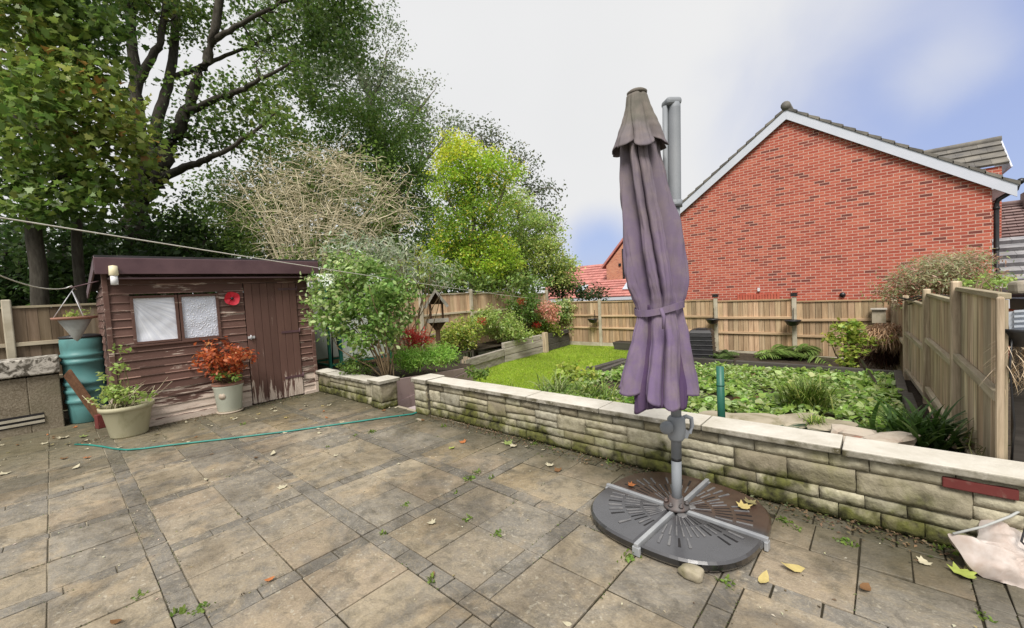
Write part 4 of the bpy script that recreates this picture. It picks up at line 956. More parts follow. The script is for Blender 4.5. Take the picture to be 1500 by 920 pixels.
# the post leans a little to the right
LEAN = (at(987, 158, (PB + Vector((0, 0, 2.83)) - EYE).dot(FWD)) - (PB + Vector((0, 0, 2.83)))); LEAN.z = 0; LEAN /= 2.83
def lean(o):
    for v in o.data.vertices: v.co.x += LEAN.x * v.co.z; v.co.y += LEAN.y * v.co.z
for o in list(ps.children):
    if o.name.split('.')[0] in ('pole', 'upper_pole', 'folded_arm', 'crank_housing'):
        lean(o)
        for c_ in o.children: lean(c_)
# folded canopy, hung on the near side of the pole
DEP = 2.66; PXM = DEP / F
def prof_tab(tab, y):
    for i in range(len(tab) - 1):
        if tab[i][0] <= y <= tab[i + 1][0]:
            t = (y - tab[i][0]) / (tab[i + 1][0] - tab[i][0]); t = t * t * (3 - 2 * t) * .5 + t * .5; return [tab[i][k] + (tab[i + 1][k] - tab[i][k]) * t for k in (1, 2)]
    return tab[-1][1:]
def zof(x, y): return at(x, y, DEP).z
NTH = 320
def canopy(tab, y0, y1, nlev, fold, hem, name, mat, nf=8, phase=0., capt=False, squash=.82, seedk=0., rscale=1.):
    m = MB(); vs = []
    ph = [random.uniform(-.25, .25) for _ in range(nf + 1)]; ph[-1] = ph[0]; am = [random.uniform(.65, 1.3) for _ in range(nf + 1)]; am[-1] = am[0]
    for L in range(nlev + 1):
        t = L / nlev; y = y0 + (y1 - y0) * t; l, r = prof_tab(tab, y); mid = (l + r) / 2; c0 = at(mid, y, DEP); hw = (r - l) / 2 * PXM * rscale; fa = fold(t)
        for j in range(NTH):
            th = 2 * math.pi * j / NTH; s_ = th / (2 * math.pi) * nf + phase + .22 * math.sin(t * 3.1 + seedk) ; k = int(math.floor(s_)) % nf; fr_ = s_ - math.floor(s_)
            fr_ = min(1, max(0, fr_ + ph[k] * fr_ * (1 - fr_) * 2)); fr_ = fr_ ** (1.75 if k % 2 else .62); a_ = am[k]
            bulge = (1 - abs(2 * fr_ - 1) ** 2.6) ** .75                                # one pleat: rounded outside, sharp valley
            w2 = .07 * mnoise.noise(Vector((math.cos(th) * 2.2, math.sin(th) * 2.2, t * 3 + seedk)))
            tz_ = c0.z
            w3 = .03 * mnoise.noise(Vector((math.cos(th) * 7, math.sin(th) * 7, tz_ * 4 + seedk))) - .02 * (1 - min(1, 3.5 * abs(mnoise.noise(Vector((math.cos(th) * 3.4 + .6 * tz_, math.sin(th) * 3.4 - .5 * tz_, tz_ * 1.1 + seedk)))))) ** 2 - .007 * (1 - min(1, 6 * abs(mnoise.noise(Vector((math.cos(th) * 7 - 1.5 * tz_, math.sin(th) * 7, tz_ * 3.3 + seedk)))))) ** 2
            rr = hw * (1 - min(.8, fa * a_) * (1 - bulge) + w2 * (1 + 2 * fa) + w3 * (1 + 2 * fa))
            dz = hem(th, bulge, t)
            vs.append(c0 + rl * rr * math.cos(th) + fl * rr * squash * math.sin(th) + Vector((0, 0, dz)))
    fs = [(L * NTH + j, L * NTH + (j + 1) % NTH, (L + 1) * NTH + (j + 1) % NTH, (L + 1) * NTH + j) for L in range(nlev) for j in range(NTH)]
    if capt: fs.append(tuple(range(NTH))[::-1])
    m.add(vs, fs, smooth=True); o = m.build(name, mat, ps)
    sd_ = o.modifiers.new('cloth', 'SOLIDIFY'); sd_.thickness = .003; sd_.offset = 0
    return o
MAIN = [(195, 911, 961), (227, 910, 965), (260, 909, 974), (299, 908, 984), (332, 909, 992), (364, 911, 998), (395, 915, 1003), (416, 919, 1005), (434, 926, 1004), (445, 931, 1001), (452, 933, 999), (460, 934, 1000), (494, 926, 1010), (520, 917, 1015), (546, 909, 1019), (575, 903, 1024)]
CAP = [(137, 921, 945), (141, 918, 948), (155, 916, 952), (168, 913, 956), (182, 908, 962), (194, 903, 967), (206, 899, 972), (217, 895, 977)]
def sst(a, e, x): x = max(0, min(1, (x - a) / (e - a))); return x * x * (3 - 2 * x)
def mfold(t): return .68 + .12 * sst(.1, .4, t) + .06 * sst(.45, .6, t) - .55 * sst(.60, .70, t) + .45 * sst(.71, .95, t)
hemf = lambda th, bl, t: sst(.7, 1., t) ** 2 * (.02 * math.cos(th - .3) - .035 * bl + .05 * math.sin(th) + .03 * math.sin(2 * th + .6) + .012 * math.sin(5 * th))
can = canopy(MAIN, 198, 563, 120, mfold, hemf, 'canopy', 'fabric', nf=8, phase=.35, seedk=2.3)
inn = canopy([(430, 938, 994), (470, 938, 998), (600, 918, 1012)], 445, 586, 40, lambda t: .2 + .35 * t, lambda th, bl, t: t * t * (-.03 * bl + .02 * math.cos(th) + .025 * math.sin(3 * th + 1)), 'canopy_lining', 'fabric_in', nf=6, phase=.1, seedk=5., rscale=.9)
cap = canopy(CAP, 137, 216, 34, lambda t: .10 + .34 * t, lambda th, bl, t: t * t * (.05 * (1 - bl) - .02 + .016 * math.sin(2 * th + 2.) + .008 * math.sin(5 * th)), 'canopy_cap', 'fabric', nf=6, phase=.2, capt=True, seedk=8., squash=.9)
m = MB(); l, r = prof_tab(MAIN, 452); c0 = at((l + r) / 2, 452, DEP); hw = (r - l) / 2 * PXM; n = 72; vs = []
for (dz, ex) in ((.021, .004), (.021, .011), (-.021, .011), (-.021, .004)):
    for j in range(n):
        th = 2 * math.pi * j / n; rr = hw * (1. + .02 * math.sin(3 * th)) + ex; vs.append(c0 + rl * rr * math.cos(th) + fl * rr * .84 * math.sin(th) + Vector((0, 0, dz + .018 * math.cos(th) - .008 * math.sin(2 * th))))
m.add(vs, [(i * n + j, i * n + (j + 1) % n, ((i + 1) % 4) * n + (j + 1) % n, ((i + 1) % 4) * n + j) for i in range(4) for j in range(n)], smooth=False); m.build('tie_strap', 'fabric', ps)
ta = at(968, 452, DEP - .21); sx_ = MB(); sx_.tube([ta, ta + rl * .012 - fl * .012 + Vector((0, 0, -.05)), ta + rl * .004 - fl * .02 + Vector((0, 0, -.12))], [.011, .012, .009], 6); sx_.build('strap_tail', 'fabric', ps)
tp = at(933, 137, DEP); m = MB(); m.lathe([(.062, -.01), (.064, .006), (.05, .016), (.0, .02)], tp, 20); m.build('top_hub', 'fabric', ps)
# ------------------------------------------------------------------ brick house
HV, HL, HR, HB, EZ, PU, PZ = 14.0, -5.70, 1.82, -.7, 3.43, -1.94, 6.10
ho = thing('brick_house', 'large red brick house gable with pale bargeboards beyond the back fence', 'house', (PU, 18, HB))
DB = 8.
b = MB(); b.prism([(HL, HV, HB), (HR, HV, HB), (HR, HV, EZ), (PU, HV, PZ), (HL, HV, EZ)], (0, DB, 0)); b.build('wall', 'brick', ho)
slope = (PZ - EZ) / (PU - HL)
def roofbar(sgn, mb, o0, o1, v0, v1, s0=0., s1=None):
    e = (HR if sgn > 0 else HL); L = abs(e - PU)
    ov = .34
    pts = []
    for (t, o) in ((0, o0), (0, o1), (L + ov, o1), (L + ov, o0)): pts.append((PU + sgn * t, v0, PZ - slope * t + o))
    mb.prism(pts, (0, v1 - v0, 0))
for sgn in (-1, 1):
    m = MB(); roofbar(sgn, m, -.09, .17, HV - .11, HV - .085); bb = m.build('bargeboard', 'upvc', ho, bevel=.004)
    m = MB(); roofbar(sgn, m, .172, .215, HV - .06, HV + DB + .1); m.build('roof', 'tile_grey', ho)
    m = MB(); L = abs((HR if sgn > 0 else HL) - PU) + .36; n = int(math.hypot(L, L * slope) / .29)
    for k in range(n):
        t0, t1 = L * k / n, L * (k + 1) / n + .02; c_ = random.uniform(.75, 1.2); zt = .236
        m.hexa([(PU + sgn * t0, HV - .13, PZ - slope * t0 + .172), (PU + sgn * t1, HV - .13, PZ - slope * t1 + .178), (PU + sgn * t1, HV + .25, PZ - slope * t1 + .178), (PU + sgn * t0, HV + .25, PZ - slope * t0 + .172),
                (PU + sgn * t0, HV - .13, PZ - slope * t0 + zt - .012), (PU + sgn * t1, HV - .13, PZ - slope * t1 + zt + .028), (PU + sgn * t1, HV + .25, PZ - slope * t1 + zt + .028), (PU + sgn * t0, HV + .25, PZ - slope * t0 + zt - .012)], (c_, c_, c_))
    m.build('verge_tiles', 'tile_grey', ho)
    e = HR if sgn > 0 else HL
    m = MB(); m.prism([(e - sgn * .02, HV - .108, EZ - .10), (e + sgn * .36, HV - .108, EZ - .10), (e + sgn * .36, HV - .108, EZ - .05), (e - sgn * .02, HV - .108, EZ + .17 - .0)], (0, .12, 0)); m.build('box_end', 'upvc', ho)
    m = MB(); m.span((e, HV + .02, EZ - .1), (e + sgn * .34, HV + DB, EZ - .08)); m.build('soffit', 'upvc', ho)
    m = MB(); m.tube([(e + sgn * .40, HV - .06, EZ - .0), (e + sgn * .40, HV + DB, EZ - .0)], .062, 10); m.build('gutter', 'black_plastic', ho)
m = MB(); m.tube([(PU, HV - .14, PZ + .27), (PU, HV + DB, PZ + .27)], .12, 12); m.build('ridge_tile', 'tile_grey', ho)
m = MB(); m.tube([(HR + .38, HV + .12, EZ - .04), (HR + .36, HV + .12, EZ - .14), (HR + .10, HV + .12, EZ - .32), (HR + .08, HV + .12, EZ - .4), (HR + .08, HV + .12, 1.62), (HR + .1, HV + .08, 1.55)], .045, 10)
for z in (2.0, 2.9): m.tube([(HR + .08, HV + .12, z), (HR + .08, HV + .12, z + .06)], .056, 10)
m.build('downpipe', 'black_plastic', ho)
m = MB(); 
sx0 = onv(1082, 434, HV)
for k in range(15): m.box((sx0.x + .0735 * k, HV - .012, 1.12), (.06, .034, .205), col=[random.uniform(.7, 1.1)] * 3)
m.build('soldier_course', 'brick_soldier', ho)
m = MB(); m.tube([(-.78, HV + .05, 1.12), (-.78, HV - .05, 1.12)], .065, 16); m.build('flue_hole', 'black_plastic', ho)
m = MB(); tpp = onv(1112, 424, HV); m.box((tpp.x, HV - .04, tpp.z), (.06, .06, .1)); m.build('tap_box', 'white_plastic', ho)
def tiled(mb, a, b, c, d, n, cols=10, th=.03):
    """tile courses from the eave a-b up to the ridge d-c"""
    a, b, c, d = map(Vector, (a, b, c, d)); nn = (b - a).cross(d - a).normalized(); 
    if nn.z < 0: nn = -nn
    for k in range(n):
        t0, t1 = k / n, min(1, (k + 1.12) / n); l0, r0, l1, r1 = a.lerp(d, t0), b.lerp(c, t0), a.lerp(d, t1), b.lerp(c, t1)
        for q in range(cols):
            off = (.5 if k % 2 else 0); s0, s1 = max(0, (q - off) / cols), min(1, (q + 1 - off) / cols) 
            if q == cols - 1: s1 = 1
            kk = random.uniform(.82, 1.15); g = .0008
            p = [l0.lerp(r0, s0 + g), l0.lerp(r0, s1 - g), l1.lerp(r1, s1 - g), l1.lerp(r1, s0 + g)]
            mb.hexa(p + [p[0] + nn * th * 1.6, p[1] + nn * th * 1.6, p[2] + nn * th * .4, p[3] + nn * th * .4], (kk, kk, kk))
# cross roof rising behind the right slope, belongs to the same house
m = MB(); tiled(m, (.1, 16.4, 4.22), (2.42, 16.4, 4.22), (2.42, 17.6, 5.07), (.1, 17.6, 5.07), 4, 8, .04); cr_ = m.build('front_roof', 'tile_grey', ho)
m = MB(); m.prism([(2.43, 16.3, 4.12), (2.43, 17.6, 5.08), (2.43, 18.9, 4.12)], (.03, 0, 0)); m.build('roof_gable_end', 'upvc', cr_)
m = MB(); m.tube([(.1, 17.6, 5.1), (2.45, 17.6, 5.1)], .09, 10); m.build('ridge_tile', 'tile_grey', cr_)
m = MB(); m.prism([(.1, 16.45, 2.2), (2.3, 16.45, 2.2), (2.3, 16.45, 4.2), (.1, 16.45, 4.2)], (0, 2.3, 0)); m.build('wing_wall', 'brick', ho)

lean = thing('lean_to', 'grey slate roofed lean to at the right of the brick house', 'extension', (3.2, 15.5, -.6))
m = MB(); m.span((1.98, 14.75, -.7), (5.2, 16.2, 1.2)); m.build('wall', 'brick', lean)
m = MB(); tiled(m, (1.93, 14.55, 1.02), (5.3, 14.55, 1.02), (5.3, 16.35, 2.33), (1.93, 16.35, 2.33), 7, 7, .10); m.build('roof', 'tile_slate', lean)
m = MB(); m.prism([(1.93, 14.5, 1.0), (5.3, 14.5, 1.0), (5.3, 16.35, 2.30), (1.93, 16.35, 2.30)], (0, .02, -.05)); m.build('roof_underlay', 'black_plastic', lean)
m = MB(); m.tube([(1.95, 14.47, .98), (5.3, 14.47, .98)], .06, 10); m.build('gutter', 'black_plastic', lean)
m = MB(); m.span((1.93, 14.46, .68), (5.3, 14.5, .94)); m.build('fascia', 'upvc', lean)
bh = thing('brown_roof_house', 'house with a brown tiled roof seen past the brick gable edge', 'house', (5, 22, -.6))
m = MB(); m.span((2.3, 20, -.7), (8.5, 25, 2.4)); m.build('wall', 'brick', bh)
m = MB(); tiled(m, (2.2, 19.7, 2.1), (8.6, 19.7, 2.1), (8.6, 21.6, 3.66), (2.2, 21.6, 3.66), 15, 16, .05); m.build('roof', 'tile_brown', bh)
m = MB(); m.prism([(2.25, 19.75, 2.1), (2.25, 21.6, 3.6), (2.25, 25.2, 2.1)], (6.3, 0, 0)); m.build('roof_body', 'tile_brown', bh)
m = MB(); m.tube([(2.2, 21.6, 3.7), (8.6, 21.6, 3.7)], .1, 10); m.build('ridge_tile', 'tile_brown', bh)
m = MB(); m.span((3.45, 21.2, 3.3), (4.0, 21.8, 4.0)); m.build('chimney', 'tile_brown', bh)

oh = thing('orange_brick_house', 'distant orange brick house with a tall gable and red roof wing', 'house', (-14, 32, -1))
m = MB(); m.prism([(-16.5, 30, -1), (-9.3, 30, -1), (-9.3, 30, 3.4), (-12.9, 30, 7.2), (-16.5, 30, 3.4)], (0, 9, 0)); m.build('gable_wall', 'brick_far', oh)
m = MB(); m.prism([(-16.85, 29.85, 3.2), (-12.9, 29.85, 7.35), (-12.9, 29.85, 7.55), (-16.95, 29.85, 3.3)], (0, 9.3, 0)); m.prism([(-8.95, 29.85, 3.2), (-12.9, 29.85, 7.35), (-12.9, 29.85, 7.55), (-8.85, 29.85, 3.3)], (0, 9.3, 0)); m.build('gable_roof', 'tile_red', oh)
m = MB(); m.span((-15.05, 29.9, 2.2), (-14.9, 29.99, 4.6)); m.build('downpipe', 'black_plastic', oh)
m = MB(); m.span((-15.4, 29.93, 3.3), (-15.2, 29.99, 3.5)); m.build('vent', 'black_plastic', oh)
m = MB(); m.span((-23, 30.5, -1), (-16.52, 36, 1.9)); m.build('wing_wall', 'brick_far', oh)
m = MB(); tiled(m, (-23, 30.1, 1.75), (-16.4, 30.1, 1.75), (-16.4, 32.6, 3.75), (-23, 32.6, 3.75), 9, 18, .05); m.prism([(-23, 30.15, 1.75), (-23, 32.6, 3.7), (-23, 35, 1.75)], (6.6, 0, 0)); m.build('wing_roof', 'tile_red', oh)
rh = thing('red_roof_bungalow', 'low building with bright red ribbed roof and white eaves behind the fence', 'house', (-15, 27, -1))
m = MB(); m.span((-19.5, 26.2, -1), (-11.4, 29.2, .8)); m.build('wall', 'white_plastic', rh)
m = MB(); tiled(m, (-19.7, 25.9, 1.0), (-11.2, 25.9, 1.0), (-11.2, 27.8, 2.2), (-19.7, 27.8, 2.2), 7, 14, .05); m.prism([(-19.6, 25.95, .98), (-19.6, 27.8, 2.18), (-19.6, 29.3, .98)], (8.3, 0, 0)); rr_ = m.build('roof', 'tile_red', rh)
m = MB(); m.span((-19.7, 25.84, .78), (-11.2, 25.9, .98)); m.build('fascia', 'upvc', rh)
for (u_) in (-17.2, -13.4): m = MB(); m.prism([(u_, 26.5, 1.44), (u_ + .7, 26.5, 1.44), (u_ + .7, 27.2, 1.9), (u_, 27.2, 1.9)], (0, -.05, .06)); m.build('skylight', 'louvre', rr_)

# ------------------------------------------------------------------ small things along the fences and bed
def orient(c):      # local frame facing the camera on the ground
    d = Vector((-c[0], -c[1], 0)).normalized(); return Vector((-d.y, d.x, 0)), d
bc = Vector((-7.75, 6.0, 0)); rx, rn = orient(bc)
bt = thing('bird_table', 'brown wooden bird table with a pitched roof standing in the border', 'bird table', (bc.x, bc.y, 0))
m = MB(); m.bar(bc + Vector((0, 0, -.1)), bc + Vector((0, 0, 1.06)), .11, .11, up=rx); m.build('post', 'wood_birdtable', bt, bevel=.004)
m = MB(); m.prism([bc + rx * -.05 + Vector((0, 0, .86)), bc + rx * .05 + Vector((0, 0, .86)), bc + rx * .2 + Vector((0, 0, 1.06)), bc + rx * -.2 + Vector((0, 0, 1.06))], rn * .02); m.prism([bc + rn * -.05 + Vector((0, 0, .86)), bc + rn * .05 + Vector((0, 0, .86)), bc + rn * .15 + Vector((0, 0, 1.06)), bc + rn * -.15 + Vector((0, 0, 1.06))], rx * .02); m.build('bracket', 'wood_birdtable', bt)
m = MB(); m.bar(bc - rn * .22 + Vector((0, 0, 1.075)), bc + rn * .22 + Vector((0, 0, 1.075)), .50, .03); tr = m.build('tray', 'wood_birdtable', bt, bevel=.003)
m = MB(); m.bar(bc + rn * .23 - rx * .26 + Vector((0, 0, 1.11)), bc + rn * .23 + rx * .26 + Vector((0, 0, 1.11)), .02, .09); m.build('tray_edge', 'wood_white', tr)
m = MB()
for sx in (-1, 1): m.bar(bc + rx * .14 * sx - rn * .12 + Vector((0, 0, 1.09)), bc + rx * .14 * sx - rn * .12 + Vector((0, 0, 1.56)), .05, .05, up=rx)
m.bar(bc - rx * .14 + rn * .14 + Vector((0, 0, 1.09)), bc - rx * .14 + rn * .14 + Vector((0, 0, 1.56)), .05, .05, up=rx); m.build('roof_support', 'wood_birdtable', bt)
for sx in (-1, 1):
    m = MB(); a = [bc + Vector((0, 0, 1.83)), bc + Vector((0, 0, 1.79)), bc + rx * sx * .235 + Vector((0, 0, 1.43)), bc + rx * sx * .27 + Vector((0, 0, 1.465))]
    m.prism([p_ - rn * .25 for p_ in a], rn * .5); rfo = m.build('roof', 'wood_birdtable', bt)
    m = MB(); m.prism([p_ + rn * .252 for p_ in (bc + Vector((0, 0, 1.84)), bc + Vector((0, 0, 1.75)), bc + rx * sx * .23 + Vector((0, 0, 1.39)), bc + rx * sx * .29 + Vector((0, 0, 1.43)))], rn * .018); m.build('roof_edge', 'wood_white', rfo)

m = MB(); m.prism([bc - rn * .2 + q_ for q_ in (Vector((0, 0, 1.78)), rx * .22 + Vector((0, 0, 1.47)), rx * -.22 + Vector((0, 0, 1.48)))], rn * .02); m.build('roof_gable', 'wood_birdtable', bt)
def wall_basket(c, lab):
    t = thing('wall_basket', lab, 'planter', c, 'black bowls hung on the back fence'); m = MB()
    m.lathe([(.05, -.12), (.12, -.09), (.17, -.0), (.185, .01), (.185, .03), (.165, .03), (.15, -.0), (.0, -.02)], c, 18); m.build('bowl', 'black_plastic', t)
    m = MB(); m.bar((c[0], c[1] + .14, c[2]), (c[0], c[1] + .14, c[2] + .32), .02, .012); m.build('bracket', 'black_plastic', t)
for (u_, z_, lab) in ((-7.41, .58, 'black bowl planter on the back fence near the shrubs'), (-3.56, .58, 'black bowl planter on the back fence above the compost bin'), (-1.68, .55, 'black bowl planter on the back fence above the fern')):
    wall_basket((u_, 12.38, z_), lab)
for (u_, z_, lab) in ((-3.53, 1.24, 'small dark solar light on the back fence post above the compost bin'), (-1.67, 1.2, 'small dark solar light on the back fence post above the fern')):
    t = thing('solar_light', lab, 'light', (u_, 12.6, z_)); m = MB(); m.box((u_, 12.6, z_ + .0), (.14, .14, .07)); m.build('lamp_body', 'black_plastic', t, bevel=.01); m = MB(); m.box((u_, 12.6, z_ + .05), (.16, .16, .02)); m.build('panel_top', 'black_plastic', t)
t = thing('nest_box', 'small pale green box fixed on the back fence near the corner', 'box', (-.06, 12.5, .63)); m = MB(); m.box((-.06, 12.48, .66), (.24, .16, .30)); m.build('box_body', M['rockflat'], t, bevel=.006); m = MB(); m.box((-.06, 12.46, .83), (.28, .22, .03)); m.build('box_lid', 'wood_white', t)
# compost bin
cb = Vector((-3.62, 11.6, -.4)); co = thing('compost_bin', 'black slatted plastic compost bin against the back fence', 'compost bin', tuple(cb))
def frust(mb, c, w0, w1, z0, z1, rz=.15):
    q = Matrix.Rotation(rz, 3, 'Z'); mb.hexa([c + q @ Vector((x * w0, y * w0, 0)) + Vector((0, 0, z0)) for x, y in ((-1, -1), (1, -1), (1, 1), (-1, 1))] + [c + q @ Vector((x * w1, y * w1, 0)) + Vector((0, 0, z1)) for x, y in ((-1, -1), (1, -1), (1, 1), (-1, 1))])
m = MB(); frust(m, cb, .31, .27, 0, .70); m.build('bin_body', 'black_plastic', co, bevel=.03)
for k in range(5): m = MB(); z = .08 + .12 * k; frust(m, cb, .322 - z * .06, .316 - z * .06, z + .06, z + .09); m.build('slat', 'black_plastic', co, bevel=.01)
m = MB(); frust(m, cb, .29, .23, .70, .80); frust(m, cb, .14, .12, .80, .83); m.build('lid', 'black_plastic', co, bevel=.02)
tg = thing('planter_trough', 'grey stone trough on the lawn by the back fence', 'trough', (-6.05, 12.1, -.36)); m = MB(); m.hexa([(-6.4, 11.95, -.36), (-5.7, 11.95, -.36), (-5.7, 12.25, -.36), (-6.4, 12.25, -.36), (-6.45, 11.9, -.1), (-5.65, 11.9, -.1), (-5.65, 12.3, -.1), (-6.45, 12.3, -.1)]); m.build('trough_body', 'sleeper_dark', tg, bevel=.015); m = MB(); m.span((-6.38, 11.97, -.1), (-5.72, 12.23, -.085)); m.build('soil', 'soil', tg)
gp = onz(1057, 618, .3); gt = thing('green_post', 'dark green plastic tube post standing behind the wall coping', 'post', (gp.x, gp.y, .1)); top = onv(1057, 537, gp.y)
m = MB(); m.tube([(gp.x, gp.y, .05), (gp.x, gp.y, top.z)], .034, 16); m.build('tube', 'green_tube', gt); m = MB(); m.tube([(gp.x, gp.y, top.z * .66 + .1), (gp.x, gp.y, top.z * .66 + .115)], .037, 16); m.build('joint_ring', 'green_tube', gt)

# pond, stones and rocks
wz = .13
m = MB(); pc = [onz(x, y, wz) for x, y in ((1080, 628), (1120, 622), (1180, 626), (1222, 634), (1225, 650), (1150, 650), (1090, 640))]; m.add(pc, [tuple(range(len(pc)))]); tag(m.build('water', 'water'), kind='structure')
m = MB(); lp = [onz(x, y, wz + .012) for x, y in ((1128, 627), (1150, 626.5), (1182, 634), (1184, 640), (1150, 636.5), (1128, 632))]; m.add(lp, [tuple(range(6))]); tag(m.build('pond_liner', 'liner'), 'teal scrap of pond liner showing just behind the coping', 'liner')
for k, (x, y, sx, sy, sz, lab) in enumerate(((1052, 611, .42, .3, .07, 'pale flat edging stone beside the green post'), (1108, 615, .62, .34, .07, 'long flat pond stone in front of the ground cover'), (1172, 617, .5, .32, .09, 'mossy flat pond stone below the big grass tuft'), (1218, 625, .42, .34, .08, 'mossy flat pond stone nearest the pale rocks'))):
    c = onz(x, y, .19); m = MB(); m.add(*rockmesh((c.x, c.y, .19), (sx, sy, sz), k + 3, 3, .26, rz=.4 * k), smooth=False); tag(m.build('flat_stone', 'rockflat'), lab, 'stone', 'flat stones round the pond')
for k, (x, y, sx, sy, sz, z, lab) in enumerate(((1252, 640, .34, .26, .17, .22, 'pale brown split rock left of the rockery group behind the wall'), (1300, 648, .42, .26, .15, .25, 'largest pale rounded rock beside the strap leaved clump'), (1266, 652, .24, .2, .12, .22, 'small reddish chipped rock in front of the pale rocks'), (1236, 647, .2, .2, .1, .2, 'small pale rock nearest the pond water'))):
    c = onz(x, y, z); m = MB(); m.add(*rockmesh((c.x, c.y, z), (sx, sy, sz), k * 2 + 11, 2, .38, rz=k), smooth=False); tag(m.build('rock', 'rockpale' if k != 2 else 'terracotta'), lab, 'rock', 'pale rocks behind the wall')
pp_ = [onz(x, y, .16) for x, y in ((1335, 655), (1362, 657), (1388, 660), (1415, 666))]; m = MB(); m.tube(pp_, .028, 10); tag(m.build('pipe', 'black_plastic'), 'black pipe lying along the back of the coping', 'pipe')
c = onz(1012, 841, .02); m = MB(); m.add(*rockmesh((c.x, c.y, .03), (.13, .09, .075), 5, 3, .2), smooth=True); tag(m.build('stone', 'rockflat'), 'small brown stone lying against the front of the parasol base', 'stone')

# things at the right edge beyond the side fence
te = thing('timber_store', 'dark timber frame at the right edge beyond the end fence panel', 'frame', (1.0, 4.4, 0))
ua = onv(1484, 600, 4.5).x; m = MB(); m.span((ua, 4.5, -.3), (ua + .07, 4.57, 1.25)); m.build('upright', 'sleeper_dark', te, bevel=.006)
m = MB(); m.span((ua + .12, 4.62, -.3), (ua + .9, 4.66, .72)); m.build('back_board', 'wood_birdtable', te)
m = MB(); m.span((ua - .02, 4.2, -.3), (ua + .9, 4.24, .18)); m.build('front_board', 'birch', te, bevel=.006)
m = MB(); m.bar((.60, 4.0, 1.50), (1.5, 4.35, 1.56), .09, .08); m.build('pole_rail', 'birch', te, bevel=.02)
m = MB(); m.bar((.62, 3.95, 1.40), (1.5, 4.2, 1.42), .16, .07); m.build('dark_beam', 'black_plastic', te)
lv = thing('louvre_panel', 'pale blue grey louvred plastic panel at the right edge', 'panel', (.8, 3.9, 1.3)); m = MB()
a, b_ = onv(1474, 455, 3.82), onv(1475, 483, 3.82); zc_ = (a.z + b_.z) / 2
m.bar((a.x + .01, 3.84, zc_ - .01), (a.x + .5, 3.80, zc_ + .04), .02, (a.z - b_.z)); lo = m.build('panel_back', 'louvre', lv)
for k in range(5): m = MB(); z = zc_ + (k - 2) * .03; m.bar((a.x + .03, 3.82, z - .008), (a.x + .48, 3.78, z + .035), .02, .012); m.build('slat', 'louvre', lo)
bp_ = onv(1503, 487, 3.82); kp = thing('hanging_pot', 'round black pot with straw lining hanging at the right edge', 'pot', tuple(bp_)); m = MB(); m.lathe([(.0, -.09), (.07, -.08), (.10, .0), (.115, .01), (.115, .025), (.1, .025), (.08, -.02), (0, -.03)], tuple(bp_), 24); m.build('pot_body', 'black_plastic', kp)
n = 700; P = np.array([tuple(bp_ + Vector((random.uniform(-.09, .25), random.uniform(-.03, .09), random.uniform(-.30, -.03)))) for _ in range(n)])
blades('straw_lining', P, RNG.normal(0, 1, (n, 3)) + [0, 0, -.4], RNG.uniform(.04, .13, n), .004, .7, [(1, (.5, .4, .28)), (1, (.3, .22, .13))], 'dryleaf', kp)
m = MB(); m.tube([bp_ + Vector((-.06, -.05, .0)), bp_ + Vector((-.07, -.06, -.2)), bp_ + Vector((-.05, -.05, -.55)), bp_ + Vector((-.06, -.04, -.8))], .006, 6); m.build('cord', 'black_plastic', kp)

# sack with cable
sk = thing('sack', 'dusty pinkish white plastic sack slumped against the wall end', 'sack', (.6, 3.2, 0))
P0 = onz(1440, 848, 0.); pn = (Vector((-FWD.x, -FWD.y, 0)).normalized() * .72 + Vector((0, 0, .69))).normalized()
def onp(x, y): d = ray(x, y); return EYE + d * ((P0 - EYE).dot(pn) / d.dot(pn))
ol = [(1388, 782), (1408, 787), (1431, 788), (1434, 768), (1440, 760), (1456, 762), (1474, 771), (1492, 782), (1530, 790), (1575, 800), (1600, 840), (1580, 890), (1530, 893), (1500, 884), (1470, 866), (1440, 846), (1420, 830), (1404, 806)]
op = [onp(x, y) for x, y in ol]; cpt = onp(1475, 822)
oo = []
for i in range(len(op)):
    for t in (0, .25, .5, .75): 
        p0, p1, p2, p3 = op[i - 1], op[i], op[(i + 1) % len(op)], op[(i + 2) % len(op)]
        oo.append(.5 * ((2 * p1) + (p2 - p0) * t + (2 * p0 - 5 * p1 + 4 * p2 - p3) * t * t + (3 * p1 - p0 - 3 * p2 + p3) * t ** 3))
n = len(oo); rings = 16; m = MB(); vs = []
for sgn in (1, -1):
    for k in range(rings + 1):
        r = k / rings
        for p_ in oo:
            q = cpt.lerp(p_, r); h = .13 * max(0, 1 - r ** 2.2) ** .75
            nz = .035 * mnoise.noise(q * 7) + .02 * mnoise.noise(q * 19 + Vector((3, 3, 3))) - .03 * (1 - min(1, 4 * abs(mnoise.noise(q * 8 + Vector((9, 1, 4)))))) ** 2 - .014 * (1 - min(1, 4 * abs(mnoise.noise(q * 20 + Vector((2, 7, 4)))))) ** 2 + .012 * abs(mnoise.noise(Vector((q.x * 5, q.y * 5, q.z * 26))))
            v = q + pn * sgn * (h + nz * (1 - r ** 6)); v.z = max(v.z, .004); vs.append(v)
fs = []
for s_ in range(2):
    o_ = s_ * (rings + 1) * n
    for k in range(rings):
        for j in range(n): fs.append((o_ + k * n + j, o_ + k * n + (j + 1) % n, o_ + (k + 1) * n + (j + 1) % n, o_ + (k + 1) * n + j))
m.add(vs, fs, smooth=True); bo = m.build('sack_body', 'sack', sk)
cbl = thing('cable', 'grey white cable and black wire trailing over the sack', 'cable', tuple(onp(1388, 782)))
def lift(x, y, h): return onp(x, y) + pn * h
m = MB(); m.tube([lift(1390, 784, .03), lift(1420, 778, .09), lift(1450, 766, .13), lift(1480, 748, .16), lift(1510, 728, .17), lift(1545, 700, .17)], .0065, 8); m.build('cable_sheath', 'zinc', cbl)
